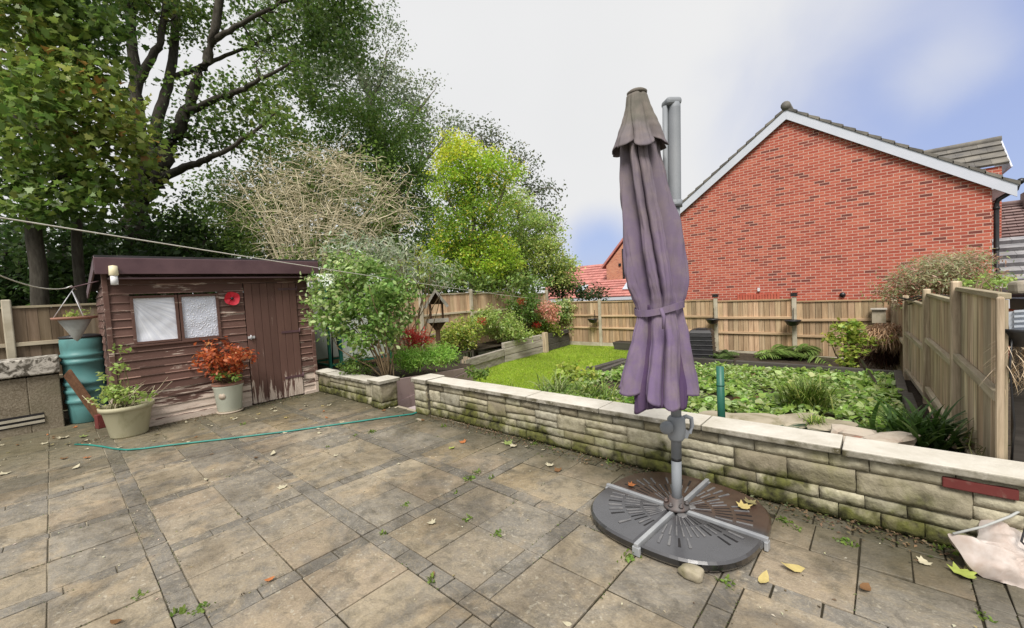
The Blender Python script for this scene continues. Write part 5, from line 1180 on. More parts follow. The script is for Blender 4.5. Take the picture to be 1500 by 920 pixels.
m = MB(); m.tube([lift(1474, 762, .155), lift(1466, 778, .16), lift(1459, 803, .155), lift(1472, 818, .16), lift(1487, 834, .15)], .005, 6); m.tube([lift(1488, 780, .16), lift(1490, 792, .16), lift(1484, 806, .16), lift(1487, 832, .15)], .0045, 6); m.build('wire', 'black_plastic', cbl)

# clothes lines
def sag(a, b, s_, n=14): a, b = Vector(a), Vector(b); return [a.lerp(b, t) - Vector((0, 0, s_ * 4 * t * (1 - t))) for t in np.linspace(0, 1, n)]
a0 = onu(0, 313, -4.5); k1 = onu(457, 384, -7.72); k2 = onu(815, 441, -9.45); ext = a0 + (a0 - k1) * .45
m = MB(); ext = a0 + (a0 - k2) * .12; m.tube(sag(ext, k2, .07, 30), .0052, 6); tag(m.build('clothes_line', 'rope'), 'long white clothes line strung past the shed to the far fence', 'clothes line')
b0 = onu(0, 390, -5.5); k3 = Vector((-8.3, .17, 2.04)); m = MB(); m.tube(sag(b0 + (b0 - k3) * .4, k3, .10) + [k3 + Vector((.02, .05, .03)), k3 + Vector((-.02, .09, -.02))], .0058, 6); tag(m.build('clothes_line', 'rope'), 'short white line running left to the hanging cone planter', 'clothes line')
kp_ = Vector((-8.28, .2, 0)); m = MB(); m.tube([(-8.1, .48, 2.12), (-8.3, .2, 2.04)], .008, 6); tag(m.build('hanger_bracket', 'shed_dark'), 'thin bracket holding the cone planter off the shed corner', 'bracket')

# ------------------------------------------------------------------ plants
G = {'mid': [(3, (.085, .15, .03)), (3, (.12, .19, .04)), (2, (.17, .23, .06)), (1, (.06, .11, .025))],
     'vari': [(3, (.14, .25, .05)), (3, (.22, .34, .085)), (2.2, (.44, .52, .24)), (2, (.075, .14, .03))],
     'dark': [(3, (.028, .055, .014)), (2, (.045, .08, .02)), (1, (.065, .10, .03))],
     'lime': [(3, (.26, .36, .05)), (3, (.36, .43, .08)), (1.5, (.16, .25, .035)), (1, (.48, .48, .12))],
     'yellow': [(3.4, (.44, .56, .05)), (1.6, (.58, .60, .07)), (3.0, (.34, .50, .05)), (.5, (.66, .56, .09)), (1.2, (.20, .33, .04))],
     'orange': [(3, (.50, .15, .05)), (2, (.40, .095, .04)), (2, (.60, .26, .11)), (.6, (.2, .13, .04))],
     'red': [(3, (.42, .04, .03)), (2, (.5, .08, .05)), (1, (.25, .05, .03))],
     'silver': [(3, (.30, .36, .22)), (2, (.46, .50, .38)), (2, (.18, .25, .12))],
     'syc': [(3, (.06, .105, .025)), (3, (.085, .14, .03)), (2, (.13, .18, .04)), (.6, (.22, .23, .05)), (.06, (.30, .16, .04))],
     'grey': [(3, (.10, .135, .075)), (3, (.14, .175, .10)), (2, (.20, .225, .14))],
     'soft': [(3, (.22, .31, .08)), (2, (.29, .37, .10)), (2, (.36, .40, .12)), (1, (.13, .2, .05))],
     'bronze': [(3, (.34, .35, .19)), (2.2, (.46, .28, .21)), (3, (.22, .33, .11)), (1.4, (.52, .24, .2)), (.3, (.5, .06, .08))],
     'cover': [(3, (.17, .29, .05)), (3, (.26, .39, .08)), (2.6, (.44, .54, .24)), (2, (.09, .16, .03)), (.4, (.2, .1, .06))]}
G['fresh'] = [(3, (.20, .40, .05)), (2.4, (.32, .52, .10)), (1, (.12, .24, .03))]
G['pale'] = [(3, (.30, .40, .10)), (2.2, (.46, .53, .22)), (2.2, (.12, .21, .04))]
G = {k: [(w_, tuple(min(.7, c * (1.45 if k in ('mid', 'syc', 'grey', 'dark', 'soft') else 1.12)) for c in col)) for w_, col in v] for k, v in G.items()}
def BL(x, y, d, rx, ry, rd): c = at(x, y, d); return (c, (max(rx * d / F, .02), rd, max(ry * d / F, .02)))
def BU(x, y, u, rx, ry, rd): return BL(x, y, (onu(x, y, u) - EYE).dot(FWD), rx, ry, rd)
def bush(name, label, cat, base, blobs, n, size, pal, shape=OVATE, stems=8, stem_r=.012, stem='stem_brown', clumps=None, sigma=.09, group=None, updir=.7, colnoise=.5, hang=0., shell=.35):
    t = thing(name, label, cat, tuple(base), group)
    C_, D_ = in_blobs(blobs, clumps or max(6, n // 22), shell); per = max(1, n // len(C_)); P = np.repeat(C_, per, 0) + RNG.normal(0, sigma, (len(C_) * per, 3)) * [1, 1, .75]
    leafcloud('foliage', P, size, pal, 'leaf', t, shape, updir=updir, colnoise=colnoise, outward=np.repeat(D_, per, 0) * .55, hang=hang)
    if stems:
        m = MB(); idx = RNG.choice(len(C_), min(stems, len(C_)), replace=False)
        for i in idx:
            b0 = Vector(base) + Vector((random.gauss(0, .05), random.gauss(0, .05), 0)); m.tube(curve_pts(b0, C_[i], .07, 6), list(np.linspace(stem_r, stem_r * .35, 6)), 5)
        m.build('stems', stem, t)
    return t
bush('variegated_bush', 'large pale green variegated bush rising behind the short block wall', 'bush', (-6.1, 3.66, .25),
     [BL(535, 425, 6.9, 70, 44, .5), BL(488, 455, 6.95, 40, 40, .4), BL(565, 455, 6.8, 42, 44, .45), BL(515, 392, 7.0, 45, 24, .35), BL(540, 495, 6.8, 40, 22, .3), BL(596, 428, 6.9, 18, 24, .25), BL(475, 415, 6.95, 20, 20, .25)], 7600, .078, G['vari'], stems=20, stem_r=.014, sigma=.075, shell=.5)
bush('silver_shrub', 'tall silvery leaved shrub arching behind the variegated bush', 'bush', (-7.9, 5.3, .1), [BL(520, 375, 8.6, 65, 28, .6), BL(590, 385, 8.7, 52, 30, .5), BL(640, 400, 8.8, 26, 18, .4), BL(560, 360, 8.6, 40, 20, .4)], 2200, .13, G['silver'], LANCE, stems=30, stem_r=.016, sigma=.11, hang=.5)
bush('red_plant', 'small bright red leaved plant below the bird table', 'plant', (-7.1, 4.9, .2), [BL(602, 495, 7.9, 20, 15, .2), BL(620, 500, 8.0, 17, 14, .2)], 800, .085, G['red'], LANCE, stems=6, sigma=.05, hang=-.6)
bush('fern_patch', 'bright feathery low plant along the right of the side bed', 'plant', (-6.5, 4.7, .2), [BL(640, 520, 7.7, 32, 15, .35), BL(598, 526, 7.4, 28, 17, .3)], 4200, .075, G['fresh'], LANCE, stems=0, sigma=.06)
bush('low_shrub', 'dark low green shrub at the left end of the side bed', 'bush', (-7.0, 3.8, .25), [BL(520, 535, 7.2, 26, 16, .25)], 900, .05, G['mid'], stems=4, sigma=.05)
bush('border_shrub', 'yellowish green rounded shrub first along the sleeper wall', 'bush', tuple(onu(682, 515, -8.8)), [BU(680, 488, -8.75, 32, 24, .35), BU(655, 495, -8.75, 14, 14, .3)], 3300, .075, G['lime'], stems=10)
bush('border_shrub', 'mid green spreading shrub hanging over the sleeper wall', 'bush', tuple(onu(730, 505, -8.8)), [BU(730, 474, -8.75, 44, 22, .4), BU(745, 488, -8.5, 34, 12, .35), BU(712, 466, -8.75, 25, 14, .3)], 4840, .08, G['pale'], stems=12)
bush('border_shrub', 'taller dark green shrub with red flowers against the left fence', 'bush', tuple(onu(770, 495, -9.0)), [BU(766, 450, -8.75, 28, 22, .4), BU(785, 470, -8.75, 20, 18, .35)], 3300, .085, G['mid'], stems=10)
bush('border_shrub', 'salmon pink leaved shrub near the far corner', 'bush', tuple(onu(797, 492, -9.0)), [BU(797, 457, -8.5, 24, 17, .35)], 1540, .075, [(3, (.74, .38, .28)), (2, (.64, .28, .2)), (1.5, (.6, .46, .28))], stems=6)
bush('border_shrub', 'drooping pale green shrub under the salmon pink one', 'bush', tuple(onu(800, 497, -8.8)), [BU(800, 482, -8.75, 24, 13, .35), BU(780, 488, -8.75, 16, 9, .3)], 2200, .08, G['lime'], stems=6)
bush('border_shrub', 'glossy green shrub filling the corner of the two fences', 'bush', tuple(onu(828, 492, -9.0)), [BU(826, 455, -8.75, 20, 18, .4), BU(832, 474, -8.75, 14, 12, .35)], 2640, .1, G['pale'], stems=8)
for (x, y, u_, lab) in ((764, 441, -8.6, 'red flower cluster at the top of the dark green shrub'), (750, 487, -8.3, 'red flower cluster hanging over the sleeper wall'), (706, 470, -8.5, 'small red flower cluster on the mid green spreading shrub'), (786, 476, -8.4, 'small red flower cluster below the salmon pink shrub')):
    c = onu(x, y, u_); t = thing('flower_cluster', lab, 'flowers', tuple(c)); q, _ = in_blobs([(c, (.15, .15, .12))], 110); leafcloud('petals', q, .06, G['red'], 'leaf', t, SMALL)
# potted plants
t = bush('orange_shrub', 'orange red leaved shrub growing in the sage green pot', 'shrub', (PD[0], PD[1], .43), [BL(325, 517, 6.45, 34, 19, .3), BL(305, 528, 6.38, 18, 14, .25), BL(352, 527, 6.5, 16, 14, .25), BL(330, 540, 6.4, 26, 10, .2)], 1250, .068, G['orange'], OVATE, stems=26, stem_r=.007, sigma=.05)
bush('trailing_plant', 'green leaves trailing at the rim of the sage green pot', 'plant', (PD[0], PD[1], .44), [BL(318, 550, 6.33, 16, 6, .12), BL(340, 552, 6.4, 16, 5, .12)], 190, .055, G['mid'], stems=0, sigma=.03)
bush('potted_plant', 'straggly green climber growing up from the cream pot', 'plant', (PC[0], PC[1], .39), [BL(165, 560, 5.5, 18, 30, .2), BL(160, 520, 5.5, 10, 26, .15), BL(190, 580, 5.5, 30, 10, .2), BL(150, 590, 5.45, 14, 14, .2)], 420, .065, G['soft'], stems=22, stem_r=.006, stem='stem_green', sigma=.05)
m = MB()
for _ in range(26): a = Vector((PC[0] + random.gauss(0, .1), PC[1] + random.gauss(0, .1), .39)); m.tube(curve_pts(a, a + Vector((random.gauss(.05, .15), random.gauss(.1, .18), random.uniform(.12, .32))), .08, 4), [.004, .003, .003, .002], 4)
tag(m.build('dry_bare_twigs', 'twig_pale'), 'dry bare twigs sticking up from the cream pot', 'twigs')
bush('basket_plant', 'small sparse plant in the hanging cone planter', 'plant', tuple(HC + Vector((0, 0, 1.63))), [(HC + Vector((0, .02, 1.70)), (.14, .12, .06))], 70, .05, G['soft'], stems=6, stem_r=.004, stem='stem_green', sigma=.03)
# raised bed
n = 19000; q = RNG.uniform(0, 1, (n, 2)); P = np.zeros((n, 3)); P[:, 0] = -4.1 + q[:, 0] * 4.25; P[:, 1] = 3.75 + q[:, 1] * 4.92
hgt = np.array([.5 + .5 * mnoise.noise(Vector((x * 1.5, y * 1.5, 3))) for x, y in P[:, :2]]); dens = np.array([mnoise.noise(Vector((x * 1.1 + 7, y * 1.1, 9))) for x, y in P[:, :2]])
pondm = (P[:, 0] > -1.45) & (P[:, 1] < 5.05); stonem = (P[:, 0] > -.75) & (P[:, 1] < 4.9); frontm = (P[:, 1] < 4.3) & (P[:, 0] > -2.6)
keep = (dens + RNG.normal(0, .16, n) > -.22) & ~pondm & ~stonem & ~frontm; P = P[keep]; hgt = hgt[keep]
P[:, 2] = np.array([bed_z(x, y) for x, y in P[:, :2]]) + hgt * .17 * RNG.uniform(.2, 1, len(P)) + .01
half = RNG.uniform(0, 1, len(P)) < .45
tag(leafcloud('ground_cover_plants', P[half] + [0, 0, .02], .06, G['cover'], 'leaf', None, OVATE, updir=.8, jit=.7, colnoise=.4, cn_scale=1.6), kind='stuff')
tag(leafcloud('ground_cover', P[~half], .095, G['cover'], 'leaf', None, np.array([(0, 0), (.3, .12), (.42, .45), (.22, .8), (0, 1), (-.22, .8), (-.42, .45), (-.3, .12)]), updir=1.3, jit=.45, colnoise=.35, cn_scale=1.1), kind='stuff')
def strap(name, label, cat, base, n, spread, L, W, droop, pal, rad=.08):
    t = thing(name, label, cat, tuple(base)); P = np.array(base) + RNG.normal(0, rad, (n, 3)) * [1, 1, 0.05]; blades('leaves', P, clump_dirs(n, spread), RNG.uniform(L * .55, L, n), W, RNG.uniform(droop * .4, droop, n), pal, 'grass', t, 6); return t
GR = [(3, (.11, .19, .02)), (2, (.17, .25, .035)), (1.2, (.27, .30, .07)), (1, (.07, .12, .02))]
DK = [(3, (.045, .10, .018)), (2, (.07, .14, .025)), (1, (.12, .19, .05))]
strap('grass_tuft', 'big arching green grass tuft in the middle of the raised bed', 'grass', onz(1182, 598, .08), 420, .75, .62, .012, .55, GR, .09)
strap('grass_tuft', 'small grass tuft growing by the mossy pond stones', 'grass', onz(1192, 622, .2), 80, .9, .2, .008, .6, GR, .04)
strap('strap_leaf_clump', 'dark green strap leaved clump beside the right fence', 'plant', onz(1350, 655, .14), 130, .75, .62, .034, .45, DK, .10)
strap('grass_tuft', 'long pale grass clump leaning over the wall near the lawn', 'grass', onz(812, 578, .05), 110, .95, .62, .016, .6, [(3, (.2, .25, .08)), (2, (.3, .33, .16)), (2, (.12, .18, .04))], .12)
strap('grass_tuft', 'low grass clump just behind the coping left of the parasol', 'grass', onz(872, 584, .1), 130, 1., .5, .014, .6, GR, .14)
strap('grass_tuft', 'thin wispy grass at the lawn edge near the wall', 'grass', onz(752, 575, -.1), 26, .9, .45, .009, .6, GR, .08)
bush('leafy_clump', 'rounded bright green leafy clump at the lawn side of the bed', 'plant', tuple(onz(845, 560, .0)), [BL(842, 548, 7.2, 32, 12, .35)], 850, .085, G['lime'], stems=0, sigma=.06)
bush('leafy_clump', 'small leafy weed clump at the foot of the lawn steps', 'plant', tuple(onz(700, 552, -.35)), [BL(698, 548, 8.6, 16, 6, .2)], 240, .09, G['mid'], stems=0, sigma=.05)
def fern(label, base, n, L, pal):
    t = thing('fern', label, 'fern', tuple(base)); P = []; base = Vector(base)
    dirs = []
    for k in range(n):
        th = 2 * math.pi * k / n + random.uniform(-.2, .2); el = random.uniform(.5, 1.2); l = L * random.uniform(.7, 1.1)
        for s_ in np.linspace(.15, 1, 16):
            c = base + Vector((math.cos(th) * l * s_ * math.cos(el), math.sin(th) * l * s_ * math.cos(el), l * (math.sin(el) * s_ - .55 * s_ * s_)))
            for sg in (-1, 1): P.append(tuple(c)); dirs.append((-math.sin(th) * sg + math.cos(th) * .4, math.cos(th) * sg + math.sin(th) * .4, -.1 + random.gauss(0, .1)))
    P = np.array(P); k = len(P); blades('fronds', P, np.array(dirs), np.tile(np.repeat(np.sin(np.linspace(.5, 2.9, 16)) * L * .32 + .02, 2), n), .035, .25, pal, 'grass', t, 3)
fern('green fern growing against the back fence below the right bowl', onz(1160, 524, -.36), 20, 1.0, [(3, (.13, .22, .04)), (2, (.2, .28, .07))])
fern('darker fern beside the black compost bin', onz(1052, 523, -.36), 14, .65, [(3, (.06, .11, .025)), (2, (.1, .16, .04))])
# small maple and bronze conifer in the far right corner
bs = onz(1246, 540, -.1)
t = bush('small_maple', 'small yellow green maple with layered leaves near the right corner', 'tree', tuple(bs), [BL(1240, 478, 7.6, 26, 6, .3), BL(1228, 498, 7.5, 24, 5, .3), BL(1262, 500, 7.5, 22, 5, .3), BL(1244, 515, 7.4, 30, 5, .3), BL(1250, 488, 7.6, 12, 6, .2), BL(1240, 530, 7.3, 22, 6, .25), BL(1285, 497, 7.5, 14, 3, .2)], 900, .075, G['lime'], LOBED, stems=22, stem_r=.018, sigma=.06, updir=1.2)
def needles(name, label, cat, blobs, n, L, pal, base):
    t = thing(name, label, cat, tuple(base)); C_, D_ = in_blobs(blobs, n, .3); blades('foliage', C_, D_ + RNG.normal(0, .5, (n, 3)), RNG.uniform(L * .5, L, n), .014, .8, pal, 'dryleaf', t, 3)
    m = MB()
    for _ in range(8): m.tube(curve_pts(Vector(base), Vector(C_[random.randrange(n)]), .08, 5), [.02, .016, .012, .008, .005], 5)
    m.build('stems', 'stem_brown', t)
needles('bronze_shrub', 'bronze brown feathery dried shrub in the far right corner', 'shrub', [BL(1298, 487, 7.6, 28, 12, .3), BL(1318, 494, 7.6, 14, 10, .25)], 2200, .16, [(3, (.5, .33, .2)), (2, (.38, .22, .12)), (1, (.58, .42, .28))], onz(1300, 535, -.2))
needles('brown_shrub', 'dark reddish brown shrub under the bronze one by the fence corner', 'shrub', [BL(1290, 512, 8.1, 30, 18, .35)], 1500, .16, [(3, (.085, .035, .02)), (2, (.12, .05, .03))], onz(1292, 540, -.2))
bush('feathery_maple', 'bronze green feathery maple spreading over the right fence', 'tree', tuple(onv(1370, 470, 9.5)), [BL(1395, 384, 7.0, 42, 13, .5), BL(1365, 396, 7.0, 40, 12, .5), BL(1352, 408, 7.0, 42, 12, .5), BL(1318, 428, 7.2, 30, 14, .4), BL(1340, 440, 7.0, 26, 8, .3), BL(1425, 405, 7.0, 30, 12, .4), BL(1385, 420, 7.0, 52, 12, .5), BL(1418, 380, 7., 22, 7, .3)], 11000, .075, G['bronze'], LANCE, stems=26, stem_r=.012, sigma=.085, updir=1.1, hang=.4)
bush('green_shrub', 'soft green shrub behind the last panel of the right fence', 'bush', tuple(onv(1440, 450, 7.5)), [BL(1442, 414, 6.3, 32, 8, .3), BL(1475, 412, 6.4, 20, 6, .3)], 700, .05, G['soft'], stems=8, sigma=.05)
bush('seedling', 'bright lime seedling growing behind the coping at the fence foot', 'plant', tuple(onz(1440, 672, .42)), [BL(1438, 648, 3.25, 12, 8, .08)], 34, .06, [(3, (.30, .42, .03)), (1, (.2, .33, .03))], LOBED, stems=5, stem_r=.004, stem='stem_green', sigma=.025, clumps=10)
m = MB()
for (pts_) in (((1322, 440), (1345, 434), (1372, 436), (1402, 448)), ((1330, 446), (1352, 440), (1378, 432), (1405, 436)), ((1318, 436), (1338, 440), (1362, 432), (1385, 438), (1403, 455))): m.tube([onu(x, y, .36 - .0 * k) if False else at(x, y, 6.3 - 1.6 * k / 3) for k, (x, y) in enumerate(pts_)], .011, 5)
tag(m.build('climbing_stem', 'bark_dark'), 'dark bare climber stems strung along the top of the right fence', 'climber')
m = MB(); m.tube([at(1262, 528, 7.0), at(1283, 560, 6.0), at(1305, 592, 5.3), at(1330, 630, 4.8)], [.02, .018, .017, .015], 8); hd = m.build('hose_arm', 'black_plastic'); tag(hd, 'dark sloping rod leaning down through the ground cover', 'rod')

# ------------------------------------------------------------------ trees beyond the left fence
def tree(name, label, cat, base, limbs, blobs, clumps, per, sigma, size, pal, shape, barkm='bark_dark', twigs=90, twig_r=.02, colnoise=.5, updir=.8, hang=.35, group=None, shell=.2, minor=0):
    t = thing(name, label, cat, tuple(base), group); m = MB(); nodes = []
    for L in limbs:
        pts, r0, r1 = L; pts = [Vector(p) for p in pts]; fine = []
        for i in range(len(pts) - 1):
            for k in range(5):
                s_ = k / 5; p0, p1, p2, p3 = pts[max(i - 1, 0)], pts[i], pts[i + 1], pts[min(i + 2, len(pts) - 1)]
                fine.append(.5 * ((2 * p1) + (p2 - p0) * s_ + (2 * p0 - 5 * p1 + 4 * p2 - p3) * s_ * s_ + (3 * p1 - p0 - 3 * p2 + p3) * s_ ** 3) + Vector(RNG.normal(0, 1, 3)) * r0 * .12)
        fine.append(pts[-1]); rad = list(np.linspace(r0, r1, len(fine))); m.tube(fine, rad, 9); nodes += [(p, r) for p, r in zip(fine, rad)][2:]
    C_, D_ = in_blobs(blobs, clumps, shell); NP = np.array([tuple(p) for p, _ in nodes]); NR = [r for _, r in nodes]
    idx = RNG.choice(clumps, min(twigs, clumps), replace=False); far = list(NP); rr = list(NR)
    for i in idx:
        d = ((np.array(far) - C_[i]) ** 2).sum(1) + np.maximum(0, np.array(far)[:, 2] - C_[i][2]) * 1.5; j = int(d.argmin()); a = far[j]; r = min(twig_r, rr[j] * .6)
        pts_ = curve_pts(a, C_[i], .09, 6); m.tube(pts_, list(np.linspace(r, r * .35, 6)), 5)
        for q in (2, 3, 4): far.append(np.array(pts_[q])); rr.append(r * (1 - q * .14))
    m.build('trunk', barkm, t)
    P = np.repeat(C_, per, 0) + np.clip(RNG.normal(0, 1, (clumps * per, 3)), -1.7, 1.7) * sigma * [1.05, 1.05, .65]
    leafcloud('crown', P, size, pal, 'leaf', t, shape, updir=updir, colnoise=colnoise, hang=hang, cn_scale=.35)
    return t
def gb(x, y, d): p = at(x, y, d); return Vector((p.x, p.y, -.5))
A = lambda *p: [at(*q) for q in p]
D1 = 12.5
tree('sycamore_tree', 'tall sycamore with several dark forked limbs behind the shed', 'tree', gb(205, 400, D1),
     [([gb(200, 400, D1)] + A((203, 360, D1), (200, 300, D1), (206, 235, D1)), .40, .26), (A((206, 238, D1), (202, 170, D1), (199, 117, D1), (194, 60, D1), (190, -60, D1)), .22, .10), (A((200, 120, D1), (222, 85, D1), (238, 50, D1), (246, -50, D1)), .13, .07),
      (A((212, 255, D1), (226, 205, D1 + .3), (236, 160, D1 + .4), (252, 90, D1 + .6), (258, -60, D1 + .6)), .2, .1), (A((208, 290, D1), (232, 262, D1 - .2), (250, 215, D1 - .2), (268, 175, D1 - .2), (288, 120, D1 - .2), (312, 62, D1 - .4), (330, -50, D1 - .5)), .24, .10),
      (A((272, 165, D1 - .2), (310, 148, D1 - .5), (348, 134, D1 - .8), (372, 120, D1 - 1), (420, 95, D1 - 1.2)), .11, .035), (A((236, 260, D1 - .2), (270, 246, D1 - .5), (302, 234, D1 - .8), (345, 212, D1 - 1), (400, 168, D1 - 1.2)), .13, .03),
      (A((256, 112, D1 + .6), (290, 100, D1 + .8), (322, 86, D1 + 1), (374, 64, D1 + 1.2), (430, 40, D1 + 1.4)), .09, .03), (A((310, 60, D1 - .4), (345, 40, D1 - .4), (400, 10, D1 - .4), (450, -10, D1)), .09, .03), (A((204, 330, D1), (240, 335, D1 - .4), (290, 328, D1 - .8)), .09, .03)],
     [BL(440, 20, 13, 110, 40, 1.6), BL(470, 80, 13.3, 90, 35, 1.5), BL(400, 130, 12.6, 70, 40, 1.4), BL(520, 40, 13.5, 50, 35, 1.2), BL(330, 20, 12.8, 60, 40, 1.4), BL(150, -40, 12, 130, 70, 1.6), BL(395, 195, 12, 60, 30, 1.1), BL(250, 20, 13.2, 90, 50, 1.5), BL(290, 200, 12.8, 50, 40, 1.), BL(240, 310, 12, 50, 34, .9), BL(330, 160, 12.6, 60, 60, 1.2), BL(490, -40, 13, 130, 50, 1.6)],
     400, 50, .25, .115, G['syc'], LOBED, twigs=230, twig_r=.03, hang=.5)
tree('maple_tree', 'dense dark green maple filling the top left corner', 'tree', gb(45, 400, 9.4),
     [([gb(48, 400, 9.4)] + A((50, 350, 9.4), (46, 280, 9.3), (55, 200, 9.2), (70, 100, 9.)), .17, .06), ([gb(112, 400, 10.2)] + A((112, 350, 10.2), (108, 300, 10), (120, 240, 9.6), (150, 190, 9.2)), .12, .05), (A((50, 300, 9.3), (90, 260, 9.), (150, 240, 8.8)), .06, .02), (A((52, 210, 9.2), (0, 150, 9), (-60, 100, 9)), .07, .03)],
     [BL(40, 50, 8.8, 110, 80, 1.1), BL(130, 150, 8.8, 80, 60, 1.), BL(50, 190, 8.6, 110, 70, 1.), BL(150, 235, 8.9, 70, 45, .9), BL(40, 285, 8.7, 90, 45, .9), BL(190, 190, 9.1, 40, 40, .8), BL(-70, 150, 9, 80, 140, 1.), BL(120, 60, 9.1, 80, 60, 1.), BL(170, 295, 9.2, 55, 30, .8), BL(60, -50, 9, 140, 70, 1.2)],
     330, 38, .22, .16, [(3, (.08, .145, .032)), (3, (.125, .205, .042)), (2.6, (.19, .27, .055)), (1.6, (.30, .35, .08)), (.1, (.40, .22, .06))], LOBED, twigs=120, twig_r=.02, hang=.7)
for k, (x, d, y0, h, lab) in enumerate(((10, 11.5, 385, 60, 'dark evergreen undergrowth at the left edge behind the fence'), (95, 11.8, 375, 70, 'dark undergrowth between the maple trunks behind the fence'), (190, 12.4, 365, 60, 'dark undergrowth shading the sycamore foot above the shed'), (275, 11.6, 360, 45, 'dark leafy undergrowth above the middle of the shed roof'))):
    tree('undergrowth', lab, 'bush', gb(x, 420, d), [([gb(x + q * 18 - 20, 430, d)] + A((x + q * 20 - 20, 400, d), (x + q * 26 - 26, 345, d)), .06, .03) for q in range(3)], [BL(x, y0, d, 62, h, 1.), BL(x - 20, y0 + 50, d, 60, 40, 1.)], 110, 30, .24, .17, G['dark'], OVATE, twigs=30)
D3 = 21.
tree('background_tree', 'tall sparse grey green tree behind the sycamore reaching the top edge', 'tree', gb(560, 420, D3),
     [([gb(560, 430, D3)] + A((562, 340, D3), (556, 240, D3), (540, 140, D3), (500, 40, D3), (470, -60, D3)), .35, .08), (A((558, 250, D3), (600, 180, D3), (630, 140, D3)), .16, .04), (A((560, 300, D3), (620, 240, D3), (660, 190, D3)), .15, .04), (A((545, 150, D3), (562, 105, D3), (566, 75, D3)), .12, .02)],
     [BL(480, 40, D3, 80, 60, 2.2), BL(540, 80, D3, 55, 55, 2.2), BL(590, 130, D3, 50, 40, 2), BL(635, 165, D3, 36, 36, 1.8), BL(655, 205, D3, 32, 36, 1.8), BL(570, 190, D3, 70, 50, 2.2), BL(500, 130, D3, 70, 60, 2.2), BL(430, 60, D3, 70, 80, 2.2), BL(545, 20, D3, 28, 28, 1.2), BL(610, 230, D3, 50, 40, 2)],
     420, 60, .32, .135, G['grey'], OVATE, 'bark_grey', twigs=170, twig_r=.03)
D4 = 16.5
tree('green_tree', 'mid green full tree left of the yellow tree', 'tree', gb(575, 430, D4), [([gb(580, 430, D4)] + A((578, 350, D4), (572, 270, D4), (560, 200, D4)), .25, .08), (A((575, 300, D4), (610, 250, D4), (620, 220, D4)), .1, .03), (A((574, 290, D4), (530, 240, D4)), .1, .03)],
     [BL(520, 190, D4, 55, 48, 1.6), BL(575, 190, D4, 48, 42, 1.6), BL(590, 260, D4, 48, 48, 1.7), BL(540, 255, D4, 55, 45, 1.6), BL(610, 330, D4, 55, 50, 1.7), BL(560, 330, D4, 40, 40, 1.4), BL(480, 230, D4, 40, 40, 1.4), BL(600, 395, D4, 60, 35, 1.5)], 480, 62, .24, .125, G['mid'], OVATE, 'bark_grey', twigs=100)
tree('green_tree', 'mid green tree filling in behind the bare twig shrub', 'tree', gb(400, 430, 15.5), [([gb(400, 430, 15.5)] + A((398, 360, 15.5), (394, 300, 15.5), (388, 250, 15.5)), .2, .06)],
     [BL(340, 285, 15.5, 50, 40, 1.4), BL(420, 260, 15.5, 60, 44, 1.5), BL(305, 335, 15.5, 50, 44, 1.3), BL(390, 335, 15.5, 80, 50, 1.5), BL(480, 330, 15.5, 60, 50, 1.5), BL(470, 275, 15.5, 40, 40, 1.3)], 330, 56, .25, .13, G['mid'], OVATE, 'bark_grey', twigs=70)
D5 = 14.5
tree('yellow_tree', 'bright yellow green tree turning in autumn in the middle of the tree row', 'tree', gb(690, 430, D5), [([gb(690, 430, D5)] + A((690, 380, D5), (694, 320, D5), (686, 250, D5), (680, 200, D5)), .13, .03), (A((692, 350, D5), (730, 300, D5), (742, 260, D5)), .07, .02), (A((692, 345, D5), (660, 300, D5), (648, 250, D5)), .07, .02)],
     [BL(668, 215, D5, 28, 26, 1.), BL(690, 240, D5, 46, 34, 1.2), BL(664, 275, D5, 34, 34, 1.1), BL(716, 285, D5, 42, 36, 1.2), BL(690, 330, D5, 46, 40, 1.3), BL(735, 250, D5, 26, 26, .9), BL(660, 380, D5, 40, 34, 1.1), BL(720, 375, D5, 44, 38, 1.2)], 430, 62, .19, .10, G['yellow'], OVATE, 'bark_grey', twigs=100, twig_r=.016, colnoise=.75)
D6 = 17.5
tree('soft_green_tree', 'soft light green tree at the right end of the tree row', 'tree', gb(770, 430, D6), [([gb(770, 430, D6)] + A((768, 380, D6), (762, 330, D6), (755, 290, D6)), .16, .04), (A((768, 360, D6), (800, 330, D6), (815, 340, D6)), .07, .02)],
     [BL(752, 310, D6, 34, 34, 1.2), BL(785, 345, D6, 36, 34, 1.3), BL(760, 380, D6, 44, 36, 1.4), BL(805, 385, D6, 28, 36, 1.2), BL(826, 395, D6, 14, 26, .8), BL(730, 405, D6, 44, 26, 1.2)], 380, 60, .22, .115, G['soft'], OVATE, 'bark_grey', twigs=80, twig_r=.016)
D7 = 20.
tree('sparse_tree', 'sparse thin tree with scattered dark leaves against the white sky', 'tree', gb(720, 430, D7), [([gb(720, 430, D7)] + A((720, 350, D7), (716, 260, D7), (705, 200, D7)), .16, .03), (A((718, 300, D7), (755, 250, D7), (772, 225, D7)), .06, .015), (A((719, 330, D7), (770, 290, D7), (805, 275, D7), (822, 290, D7)), .06, .015)],
     [BL(705, 200, D7, 26, 20, 1.), BL(735, 220, D7, 26, 20, 1.), BL(765, 240, D7, 20, 22, .9), BL(775, 275, D7, 24, 18, .9), BL(808, 285, D7, 16, 18, .7), BL(795, 320, D7, 26, 16, .9)], 150, 20, .3, .14, [(3, (.12, .15, .08)), (2, (.17, .19, .09))], OVATE, 'bark_grey', twigs=100, twig_r=.014)
bush('hedge_shrub', 'grey green shrub behind the fence left of the bird table', 'bush', tuple(gb(520, 430, 12.5)), [BL(500, 400, 12.8, 60, 26, .8), BL(580, 405, 12.8, 50, 26, .8)], 2600, .12, G['soft'], stems=10, sigma=.16)
